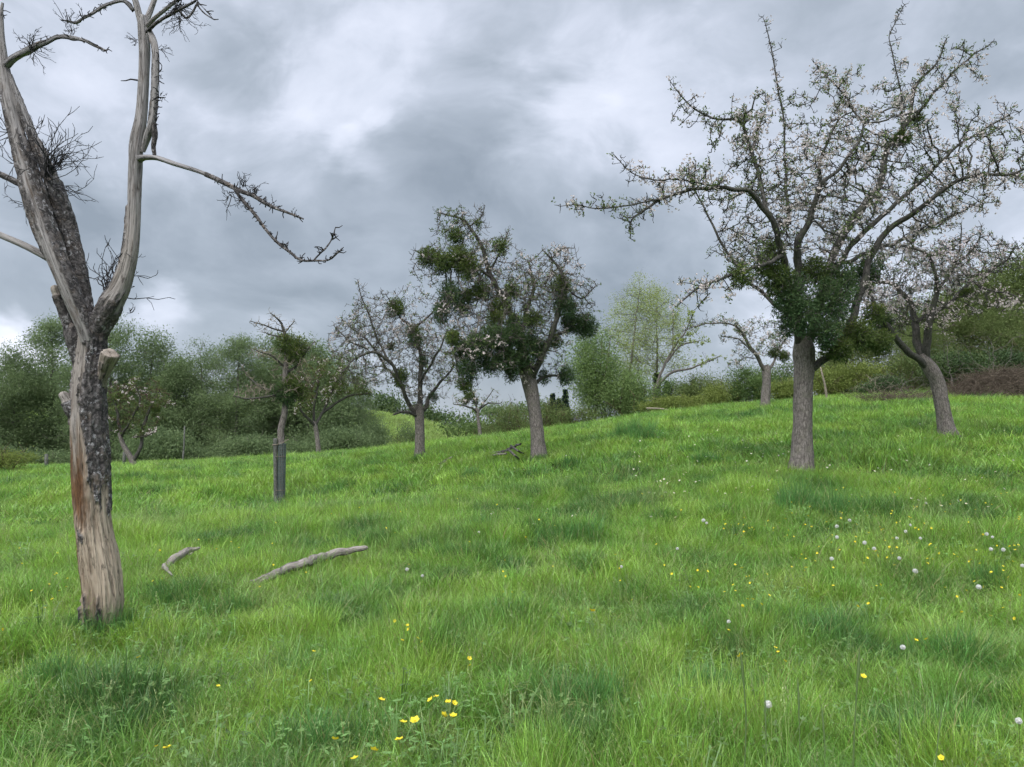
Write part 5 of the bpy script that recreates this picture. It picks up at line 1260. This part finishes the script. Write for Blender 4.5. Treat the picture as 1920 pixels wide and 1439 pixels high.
# hedges on the far slope and across the gap
def hedge(name, lab, pts, D0, D1, seed, mat, n, leaf, lump=26):
    r = rng_(seed); P, T = [], []
    us = np.array([p[0] for p in pts]); vt = np.array([p[1] for p in pts]); vb = np.array([p[2] for p in pts])
    for k in range(lump):
        u = r.uniform(us[0], us[-1]); D = r.uniform(D0, D1); x, y = xyD(u, D)
        top = CAMZ + (800 - np.interp(u, us, vt) - r.uniform(-4, 6)) / F * D; bot = CAMZ + (800 - np.interp(u, us, vb)) / F * D - .4
        m = n // lump; q, _ = blob_points(r, m, 6, .3)
        hh = (top - bot) * r.uniform(.75, 1)
        P.append(np.array([x, y, bot + hh * .5]) + q * np.array([hh * .75, hh * .6, hh * .5])); T.append(np.full(m, r.uniform(.1, .9)))
    P = np.concatenate(P); T = np.concatenate(T)
    x, y = xyD(us.mean(), (D0 + D1) / 2); base = np.array([x, y, P[:, 2].min()])
    root = empty(name, base, lab, 'hedge')
    leaf_mesh('foliage', P, leaf, r, M[mat], root, base, .6, tint=T)
    ch = []
    for k in range(lump * 2):
        p = P[r.integers(len(P))]; b = np.array([p[0] + r.normal(0, .2), p[1], base[2]]); ch.append((np.stack([b, (b + p) / 2 + r.normal(0, .15, 3), p]), np.array([.05, .035, .012]), 4))
    stem_mesh('stems', ch, M['twig_brown'], root, base)
hedge('hedge', 'dark green hedge crowning the far grassy slope', [(670, 722, 768), (720, 730, 776), (780, 748, 790), (840, 765, 806), (900, 778, 826)], 86, 92, 450, 'leaf_dark', 9000, .26)
hedge('hedge', 'lighter green hedge low in the gap beyond the meadow', [(850, 768, 815), (920, 762, 830), (1000, 772, 815), (1070, 770, 805)], 62, 70, 451, 'leaf_hedge', 8000, .2)
hedge('hedge', 'distant pale hedge line between the two mistletoe trees', [(900, 748, 780), (960, 752, 780), (1060, 756, 780)], 130, 140, 452, 'leaf_wood', 4000, .4)
bush('shrub', 'small lone bush on the far grassy slope', 'bush', 715, 803, 830, 50, 36, 455, 'leaf_hedge', n_leaf=2200, leaf=.08)
bush('shrub', 'dim rounded bush beside the grey trunk on the far slope', 'bush', 765, 795, 828, 48, 60, 456, 'leaf_wood', n_leaf=2600, leaf=.09)
bush('shrub', 'reddish brown bush under the gap hedge', 'bush', 915, 790, 830, 45, 46, 457, 'leaf_olive', n_leaf=2200, leaf=.08, n_stem=24)
# the overgrown bank
BG = 'twiggy trees on the overgrown bank'
bp_ = []
for k, (u, v, D, wm, lab) in enumerate([(1600, 590, 42, 1.0, 'twiggy olive tree on the bank beside the big apple crown'), (1690, 560, 41, 1.1, 'twiggy olive tree on the bank behind the leaning apple crown'), (1770, 548, 42, 1.1, 'broad twiggy tree of the bank above the large ivy bush'), (1840, 520, 40, 1.2, 'high twiggy tree of the bank above the brush heap'),
                                         (1905, 485, 41, 1.2, 'highest twiggy tree of the bank, cut by the picture edge'), (1985, 470, 42, 1.2, 'outermost twiggy tree of the bank'), (1880, 580, 37, 1.0, 'front twiggy tree of the bank with bare forked boughs'), (1740, 600, 37, .9, 'small twiggy tree of the bank over the leaning trunk'), (1560, 650, 44, .8, 'low twiggy tree of the bank next to the big trunk')]):
    x, y = xyD(u, D); z = gz(x, y); h = top_h(v, D, z)
    if k < 2:
        t_ = wood_tree('bank_tree', lab, 'tree', x, y, h, h * .95 * wm, 460 + k, 'leaf_olive', 620, 26000, .085, 'twig_pale' if k else 'twig_brown', .05, BG, .30, None, z, 1.0, 1, trop=.12); bp_.append((t_, h))
    else:
        src, hs = bp_[k % 2]; place_copy(src, x, y, h / hs * wm, h / hs, k * 2.1, lab, BG, z=z)
# bare forked shrub standing pale in front of the ivy
def twig_heap(name, lab, cat, u, v, vb, D, wpx, dep, n, seed, mat, L=(.3, .9), rr=(.004, .010)):
    r = rng_(seed); x, y = xyD(u, D); z = gz(x, y); h = top_h(v, D, z); wd = wpx / F * D
    base = np.array([x, y, z]); ch = []
    for k in range(n):
        a, b = r.uniform(-1, 1, 2)
        t = max(0, 1 - a * a - b * b * .8)
        p = base + np.array([a * wd / 2, b * dep / 2, h * t * r.uniform(.0, 1.0) ** .5])
        th = r.uniform(0, 6.28); d = unit(np.array([math.cos(th), math.sin(th), r.normal(0.05, .3)])); l = r.uniform(*L)
        q = p + d * l * .5 + r.normal(0, .05, 3); e = q + unit(d + r.normal(0, .3, 3)) * l * .5
        r0 = r.uniform(*rr); ch.append((np.stack([p, q, e]), np.array([r0, r0 * .8, r0 * .4]), 3))
    return tag(stem_mesh(name, ch, M[mat], None, base), lab, cat)
twig_heap('brush_heap', 'tall heap of brown cut brushwood at the foot of the bank', 'brush heap', 1905, 690, 760, 26.5, 270, 2.8, 6500, 470, 'twig_heap')
twig_heap('brush_heap', 'flat spread of brown twigs strewn behind the leaning trunk', 'brush heap', 1700, 742, 768, 26.0, 180, 2.4, 1500, 471, 'twig_heap', (.3, 1.0))
def dead_shrub(u, v, vb, D, wpx, seed, mat, lab, n=26):
    x, y = xyD(u, D); z = gz(x, y); h = top_h(v, D, z); base = np.array([x, y, z - .1]); r = rng_(seed)
    root = empty('bare_shrub', base, lab, 'shrub'); ch = []
    A_ = base + np.stack([r.normal(0, wpx / F * D * .26, 130), r.normal(0, .5, 130), h * (.25 + .8 * r.uniform(0, 1, 130))], 1)
    ini = np.stack([base + [0, 0, h * t] for t in np.linspace(0, .3, 5)]); pos, par = colonize(ini, A_, .16, 3, .2, 60, r, .1); pos[5:] += r.normal(0, .03, (len(pos) - 5, 3))
    ch, _, _ = branch_chains(pos, par, 5, np.full(5, .05), .005, 2.4, .03)
    stem_mesh('stem', [(ini, np.full(5, .05), 7)], M[mat], root, base); stem_mesh('branches', ch, M[mat], root, base)
dead_shrub(1862, 620, 720, 31, 130, 480, 'twig_grey', 'bare pale forked shrub hanging over the ivy bush')
dead_shrub(1785, 640, 735, 31.5, 80, 481, 'twig_grey', 'bare pale shrub close behind the leaning trunk')
dead_shrub(1690, 690, 742, 31, 110, 482, 'twig_grey', 'low tangle of bare grey shoots by the small ivy bush')
dead_shrub(1640, 700, 748, 31, 80, 483, 'twig_pale', 'bare bleached shoots beneath the broad yellowish shrub')

# ------------------------------------------------------------------ posts, stake, guard, fallen wood
def board(name, rows, mat, parent, base, sides=8, rough=.004):
    return stem_mesh(name, [(np.array([q[:3] for q in rows]), np.array([q[3] for q in rows]), sides)], M[mat], parent, base, rough=rough, rsc=20)
D_ = 16.45
zb = at(517, 945, D_)
post = empty('tree_stake', zb, 'weathered wooden stake standing against the mesh tree guard', 'stake')
p0, p1 = at(517, 950, D_ - .05), at(516, 822, D_ - .05)
l = spline(np.array([[*p0, .045], [*(p0 * .5 + p1 * .5), .043], [*p1, .043], [*(p1 + [0, 0, .004]), .003]]), .1)
board('post', l, 'post', post, zb, 7)
q0, q1 = at(510, 835, D_ - .12), at(526, 833, D_ - .05); q2 = at(541, 824, D_ + .05)
board('batten', [(*q0, .012), (*q1, .012), (*q2, .011)], 'twig_pale', post, zb, 5, .002)
gb = at(527, 940, D_)
guard = empty('tree_guard', gb, 'grey-green mesh sleeve wrapped around the young trunk', 'tree guard')
x0, y0 = gb[0], gb[1]; zlo = at(527, 948, D_)[2]; zhi = at(527, 833, D_)[2]; ch = []
for k in range(14):
    a = k / 14 * 2 * math.pi; ch.append((np.array([[x0 + .08 * math.cos(a), y0 + .08 * math.sin(a), z_] for z_ in np.linspace(zlo, zhi, 8)]) , np.full(8, .0075), 4))
for k in range(26):
    z_ = zlo + (zhi - zlo) * k / 25; a = np.linspace(0, 2 * math.pi, 22); ch.append((np.stack([x0 + .081 * np.cos(a), y0 + .081 * np.sin(a), np.full(22, z_)], 1), np.full(22, .007), 4))
stem_mesh('mesh_sleeve', ch, M['guard'], guard, gb, rough=.01, rsc=6, zs=1)
for (zz, mt) in ((.25, 'twig_pale'), (.8, 'twig_pale')):
    a = np.linspace(0, 2 * math.pi, 24); stem_mesh('tie', [(np.stack([x0 - .035 + .125 * np.cos(a), y0 + .10 * np.sin(a), np.full(24, zlo + (zhi - zlo) * zz)], 1), np.full(24, .006), 4)], M[mt], guard, gb)

for (u, v, vb, D, lab, rp) in [(86, 852, 890, 28, 'leaning grey fence post stub beside the bramble mound', 3.6), (343, 846, 872, 31, 'short pale fence post at the wood edge', 2.0), (232, 848, 885, 29, 'low grey fence post right behind the dead trunk', 3.0), (345, 800, 868, 33, 'thin pale stem standing at the wood edge', 1.6)]:
    b = at(u - 2, vb, D); t_ = at(u + 1, v, D); rr_ = rp * D / F
    po = empty('fence_post', b, lab, 'post', None); mdp = (b + t_) / 2 + [rr_ * .3, 0, 0]
    board('post', [(*b, rr_), (*mdp, rr_ * .95), (*t_, rr_ * .85), (*(t_ + [0, 0, .01]), .002)], 'post', po, b, 7, rr_ * .1)
b = at(1550, 748, 29); sn = empty('dead_sapling', b, 'thin leaning bleached dead stem just beyond the big trunk', 'dead stem')
rows = spline(np.array([[*at(1551, 755, 29), .05], [*at(1547, 725, 29), .045], [*at(1541, 700, 29), .035], [*at(1536, 680, 29.2), .015]]), .1); board('stem', rows, 'twig_pale', sn, b, 7, .01)
b = at(1250, 768, 31); sn = empty('fallen_pole', b, 'thin pale fallen pole lying under the low yellow-green shrub', 'fallen pole')
rows = spline(np.array([[*at(1212, 766, 31), .04], [*at(1240, 767, 30.8), .035], [*at(1268, 772, 30.6), .02]]), .15); board('pole', rows, 'twig_pale', sn, b, 6, .01)

def log(name, lab, pts, h, seed, maskf, sides=20, extra=()):
    """fallen timber: (u, v, r_px) rows laid on the grass"""
    rows = []
    for (u, v, rp, hh) in pts:
        p = ground_hit(u, v, hh); p[2] += hh; rows.append((*p, .84 * rp * p[1] / F))
    l = spline(np.array(rows), .02); base = l[len(l) // 2, :3] * 1.0
    wob_ = np.array([[mnoise.noise(Vector((q * .16 + seed, 7.1 * c_, 0))) for c_ in range(3)] for q in range(len(l))]); l[:, :3] += wob_ * .016; l[:, 2] -= .035
    root = empty(name, base, lab, 'fallen branch')
    V, Fq, T, A = tubes([(l[:, :3], l[:, 3], sides)]); ctr = np.repeat(l[:, :3], sides, 0)
    n1 = np.array([mnoise.noise(Vector((math.cos(a) * 1.6 + seed, math.sin(a) * 1.6, z * 1.1))) for a, z in zip(A, T[:, 2])]); n2 = np.array([mnoise.noise(Vector((math.cos(a) * 5 + seed, math.sin(a) * 5, z * 2.2))) for a, z in zip(A, T[:, 2])])
    V = ctr + (V - ctr) * (1 + .16 * n1 + .20 * n2)[:, None]
    up = unit(V - ctr)[:, 2]
    bk = np.clip(maskf(up, n1, n2), 0, 1)
    mk = np.stack([bk, 0 * bk, .35 + 0 * bk, 1 + 0 * bk], 1)
    mesh('stem', V, Fq, M['dead'], root, {'grain': ('FLOAT_VECTOR', T), 'mask': ('FLOAT_COLOR', mk)}, base)
    for ex in extra:
        rw = []
        for (u, v, rp, hh) in ex:
            p = ground_hit(u, v, hh); p[2] += hh; rw.append((*p, rp * p[1] / F))
        l2 = spline(np.array(rw), .03); V, Fq, T, A = tubes([(l2[:, :3], l2[:, 3], 10)])
        mesh('side_branch', disp(V, .008, 20, zs=1), Fq, M['dead'], root, {'grain': ('FLOAT_VECTOR', T), 'mask': ('FLOAT_COLOR', np.tile([[0 if ex[0][3] < .3 else 1, 0, .3, 1.]], (len(V), 1)))}, base)
    return root
log('fallen_branch', 'long grey fallen branch lying across the grass in mid foreground', [(462, 1090, 5, .10), (485, 1083, 8, .17), (530, 1064, 9, .21), (575, 1049, 10, .23), (612, 1037, 10, .24), (650, 1028, 7.5, .25), (684, 1023, 5, .26), (690, 1022, 1.5, .26)], .2, 4.0, lambda up, a, b: (up < -.35 + .6 * a) * 1. + (b > .36) * .9)
log('fallen_branch', 'short bleached fallen branch next to the dead trunk', [(304, 1062, 5, .17), (318, 1050, 8, .22), (336, 1037, 9, .25), (352, 1027, 7, .27), (370, 1023, 3.5, .28), (374, 1022, 1.5, .28)], .2, 9.0, lambda up, a, b: (up < -.6) * 1., extra=[[(306, 1060, 3.4, .19), (314, 1070, 3, .19), (323, 1080, 2, .17)], [(345, 1034, 2, .2), (355, 1040, 1.5, .17), (364, 1033, 1, .2)]])
log('fallen_branch', 'dark forked fallen bough at the foot of the mistletoe tree', [(895, 856, 2.5, .1), (920, 849, 3.5, .14), (945, 844, 3.2, .2), (958, 838, 3, .28), (968, 833, 2.6, .36), (977, 829, 2, .42)], .2, 14.0, lambda up, a, b: 1 + 0 * up, 10,
    [[(900, 860, 1.6, .06), (930, 853, 2, .12), (950, 851, 1.6, .15)], [(958, 836, 2, .32), (970, 845, 1.8, .31), (982, 851, 1, .1)], [(952, 842, 2, .31), (966, 855, 1.8, .31), (974, 861, 1, .04)]])
log('fallen_branch', 'short mossy piece of branch lying between the two mid meadow trees', [(824, 869, 2.5, .1), (832, 864, 3.4, .14), (842, 858, 2.8, .16), (849, 854, 1.5, .18)], .2, 19.0, lambda up, a, b: (b > -.2) * 1., 10)

#@@FLOWERS
# ------------------------------------------------------------------ flowers
def flower_proto(name, rng, stem_h, petals, pl, pw, mat, cup, head):
    root = empty(name, (0, 0, 0), '', '')
    b = np.array([rng.normal(0, .03), rng.normal(0, .03), -stem_h])
    stem_mesh('stem', [(np.stack([b, b * .45 + [.008, 0, 0], np.zeros(3)]), np.array([.0016, .0014, .0012]), 4)], M['stem'], root, np.zeros(3))
    V, Fq = [], []
    for k in range(petals):
        a = k / petals * 6.283; d = np.array([math.cos(a), math.sin(a), 0]); s = np.array([-math.sin(a), math.cos(a), 0]); o = len(V)
        V += [d * .0015, d * pl * .6 + s * pw * .5 + [0, 0, cup * .45], d * pl + [0, 0, cup], d * pl * .6 - s * pw * .5 + [0, 0, cup * .45]]; Fq.append([o, o + 1, o + 2, o + 3])
    mesh('petals', np.array(V), np.array(Fq), M[mat], root)
    nv = 8; rings = [(0, .0005, head * .2), (1, head, head * .35), (2, head * .8, head * .9), (3, .0004, head * 1.15)]
    V = np.array([[rr_ * math.cos(q / nv * 6.283), rr_ * math.sin(q / nv * 6.283), z_] for _, rr_, z_ in rings for q in range(nv)]); Fq = [[i * nv + q, i * nv + (q + 1) % nv, (i + 1) * nv + (q + 1) % nv, (i + 1) * nv + q] for i in range(3) for q in range(nv)]
    mesh('centre', V, np.array(Fq), M['yellow'], root)
    return root

def clock_proto(rng):
    root = empty('dandelion_clock', (0, 0, 0), '', '')
    stem_mesh('stem', [(np.array([[.01, .02, -.3], [.006, .0, -.14], [0, 0, 0]]), np.array([.003, .0025, .0022]), 5)], M['stem'], root, np.zeros(3))
    n = 160; d = unit(rng.normal(0, 1, (n, 3))); P = d * .005
    V, Fq = leaves(P, .014, rng, .16, d, 6)
    k = 420; d2 = unit(rng.normal(0, 1, (k, 3))); V2, F2 = leaves(d2 * .015, .009, rng, .55, np.cross(d2, rng.normal(0, 1, (k, 3))), 4)
    mesh('seed_head', np.concatenate([V, V2]), np.concatenate([Fq, F2 + len(V)]), M['clock'], root)
    return root
r = rng_(77)
bc = [flower_proto('buttercup', r, .30, 5, .0155, .0165, 'yellow', .007, .004) for _ in range(3)]
dz = [flower_proto('daisy', r, .22, 10, .013, .006, 'white', .003, .004) for _ in range(2)]
dk = [clock_proto(r) for _ in range(2)]
used = set()
def put(protos_, u, v, h, lab, cat, grp, sc_=1.0, tilt=.45):
    p = ground_hit(u, v, h); p[2] += h
    k = int(r.integers(len(protos_))); src = protos_[k]
    if src.name in used: o = copy_tree(src)
    else: o = src; used.add(src.name)
    o.location = p; s_ = sc_ * r.uniform(.85, 1.2); o.scale = (s_, s_, s_)
    o.rotation_euler = (r.normal(.25, tilt), r.normal(0, tilt), r.uniform(0, 6.28))
    return tag(o, lab, cat, grp)
BCG = 'buttercups scattered in the meadow'
BL = 'small yellow buttercup on a thin stem in the green grass'
near_b = [(778, 1352, 1.5, 'largest buttercup bloom, wide open, low in the picture middle'), (628, 1387, 1.1, 'single buttercup facing up at the lower edge, left of a pair'), (748, 1388, 1.1, 'buttercup just below the largest bloom'), (715, 1313, 1.1, 'buttercup seen from the side, up and left of the largest bloom'), (756, 1355, .9, 'half closed buttercup touching the largest bloom'), (701, 1407, .9, 'lowest small buttercup under the largest bloom'), (665, 1423, 1, 'pale faded buttercup at the bottom edge'),
          (1109, 1145, 1.2, 'pair-forming buttercup standing alone in the mid grass'), (1113, 1147, 1.1, 'second bloom of the lone mid grass pair'), (1389, 1230, 1.1, 'buttercup at the top of a tall dark stalk'), (1619, 1269, 1.1, 'lone buttercup between two tall dark stalks'), (313, 1403, 1.1, 'buttercup near the lower corner below the dead tree')]
for (u, v, s_, lab) in near_b: put(bc, u, v, .3, lab, 'buttercup', BCG, s_ * 1.25)
cl_ = 'buttercup of the open cluster right of the largest bloom'
for (u, v) in [(818, 1307), (807, 1313), (840, 1317), (852, 1319), (850, 1343), (832, 1341)]: put(bc, u, v, .3, cl_, 'buttercup', BCG, 1.15)
pts_b = [(260, 1233), (409, 1287), (588, 1222), (583, 1277), (293, 1400), (92, 1096), (112, 1108), (98, 1124), (83, 1140), (125, 1101), (102, 1078), (4, 1180), (740, 1165), (764, 1173), (766, 1180), (783, 1197), (791, 1204), (754, 1201), (880, 1235), (881, 1248), (943, 1072), (948, 1081), (943, 1109), (960, 1111),
         (1454, 1215), (1459, 1223), (1472, 1240), (1366, 1182), (1737, 1199), (1718, 1201)]
for (x_, y_) in [(140, 215), (295, 178), (330, 197), (357, 245), (376, 243), (378, 281), (475, 231), (487, 350), (443, 400), (337, 410), (660, 143), (693, 145), (745, 157), (767, 77), (757, 114), (883, 95), (613, 190), (686, 210), (1062, 307), (1090, 297), (1113, 291), (1045, 397), (985, 412), (1408, 147), (1378, 170), (1525, 120), (1545, 133), (1612, 160), (1622, 150), (1642, 272), (1695, 303),
                 (1793, 307), (1895, 350), (1733, 465), (1868, 480), (1803, 421), (1570, 445), (1455, 1265), (1040, 140), (1020, 170), (1080, 100), (1045, 90), (1165, 82), (1205, 80), (1317, 55), (1395, 60), (1425, 82), (1650, 95), (1840, 75), (1870, 95)]: pts_b.append((1280 + x_ / 3, 1000 + y_ / 3))
for k in range(64): pts_b.append((r.uniform(1480, 1915), r.uniform(915, 1075)))
for k in range(9): pts_b.append((r.normal(1600, 45), r.normal(1005, 18)))
for k in range(22): pts_b.append((r.uniform(1350, 1480), r.uniform(970, 1010)))
for k in range(24): pts_b.append((r.uniform(560, 1250), r.uniform(930, 1080)))
for k in range(46): pts_b.append((r.uniform(1150, 1900), r.uniform(890, 1130)))
for k in range(22): pts_b.append((r.uniform(20, 520), r.uniform(980, 1120)))
for (u, v) in pts_b: put(bc, u, v, .27, BL, 'buttercup', BCG, .85 if v > 1120 else .72)
WGp = 'tiny white flowers speckling the meadow'
for k in range(210):
    q = r.uniform()
    u, v = ((r.uniform(1180, 1480), r.uniform(800, 930)) if q < .42 else (r.uniform(1540, 1900), r.uniform(790, 960)) if q < .72 else (r.uniform(880, 1300), r.uniform(870, 1000)) if q < .86 else (r.uniform(700, 1500), r.uniform(770, 880)))
    put(dz, u, v, .2, 'tiny white flower head speckling the meadow grass', 'flower', WGp, 1.3)
DCG = 'dandelion clocks in the meadow'
DL = 'round white dandelion clock among the meadow grass'
for (u, v, s_, lab) in [(1716, 1071, 1.15, 'largest dandelion clock, a clear white ball standing alone in green grass'), (1835, 1101, 1.1, 'dandelion clock with two buttercups close beside it'), (1693, 1214, .9, 'ragged dandelion clock half blown away, lowest in the grass'), (1440, 1321, 1.0, 'flattened white seed head near the lower edge'), (1621, 1018, 1.1, 'upper dandelion clock of a close pair among buttercups'), (1639, 1029, 1.2, 'lower dandelion clock of a close pair among buttercups'),
                        (1686, 1047, .95, 'small tilted dandelion clock up from the largest one'), (1917, 1061, 1.1, 'dandelion clock cut by the picture edge'), (763, 1068, 1.1, 'dandelion clock past the end of the long fallen branch'), (792, 1080, .9, 'smaller dandelion clock beside another, near the fallen branch'), (1165, 1063, 1.0, 'single dandelion clock in the middle of the meadow'), (1270, 1029, 1.0, 'dandelion clock in thin yellowish grass, mid meadow'),
                        (1319, 976, 1.1, 'dandelion clock with a fainter one at its side'), (1325, 981, .9, 'fainter dandelion clock touching a brighter one'), (1593, 976, 1.2, 'dandelion clock below the tussock under the big trunk'), (1698, 997, 1.0, 'dandelion clock on the slope near dry stalks'), (1858, 1030, 1.1, 'greyish dandelion clock of a loose row near the edge'), (1881, 1031, 1.1, 'second greyish dandelion clock of the loose row'), (1910, 1352, 1.0, 'white seed head at the lower picture corner'), (1366, 1166, .8, 'tiny white seed head above a buttercup')]:
    put(dk, u, v, .3, lab, 'dandelion', DCG, s_ * .85, .15)
for k in range(8): put(dk, r.uniform(1450, 1900), r.uniform(960, 1050), .28, DL, 'dandelion', DCG, .85, .15)

# tall dark stalks close to the camera
SG = 'tall dark stalks standing in the near grass'
for (ub, vb, ut, vt, rp, lab) in [(1394, 1445, 1388, 1215, 1.5, 'tallest dark stalk, carrying a buttercup'), (1598, 1445, 1612, 1215, 1.8, 'thick dark stalk leaning towards the picture edge'), (1502, 1440, 1496, 1270, 1.2, 'straight dark stalk between the two thickest ones'), (1437, 1440, 1434, 1300, 1.0, 'thin dark stalk beside the tallest one'), (1545, 1440, 1540, 1320, 1.1, 'short dark stalk in the near grass'), (1750, 1440, 1766, 1330, 1.0, 'outermost thin dark stalk'), (1683, 1440, 1686, 1320, .9, 'faint thin dark stalk')]:
    D0 = 3.3; b = at(ub, vb + 40, D0); t_ = at(ut, vt, D0 + .12); rr_ = rp * D0 / F
    o = stem_mesh('grass_stalk', [(spline(np.array([[*b, rr_], [*((b + t_) / 2 + [r.normal(0, .008), 0, 0]), rr_], [*t_, rr_ * .8]]), .05)[:, :3], np.full(len(spline(np.array([[*b, rr_], [*((b + t_) / 2), rr_], [*t_, rr_]]), .05)), rr_), 5)], M['stalk'], None, b, rough=.002, rsc=20) if False else None
    pts_ = spline(np.array([[*b, rr_], [*((b + t_) / 2 + [r.normal(0, .008), 0, 0]), rr_], [*t_, rr_ * .8]]), .04)
    hd = pts_[-5:].copy(); rad_s = pts_[:, 3].copy(); rad_s[-5:] *= np.array([1.3, 1.9, 2.0, 1.6, .5])
    tag(stem_mesh('grass_stalk', [(pts_[:, :3], rad_s, 6)], M['stalk'], None, b, rough=.0015, rsc=30), lab, 'stalk', SG)
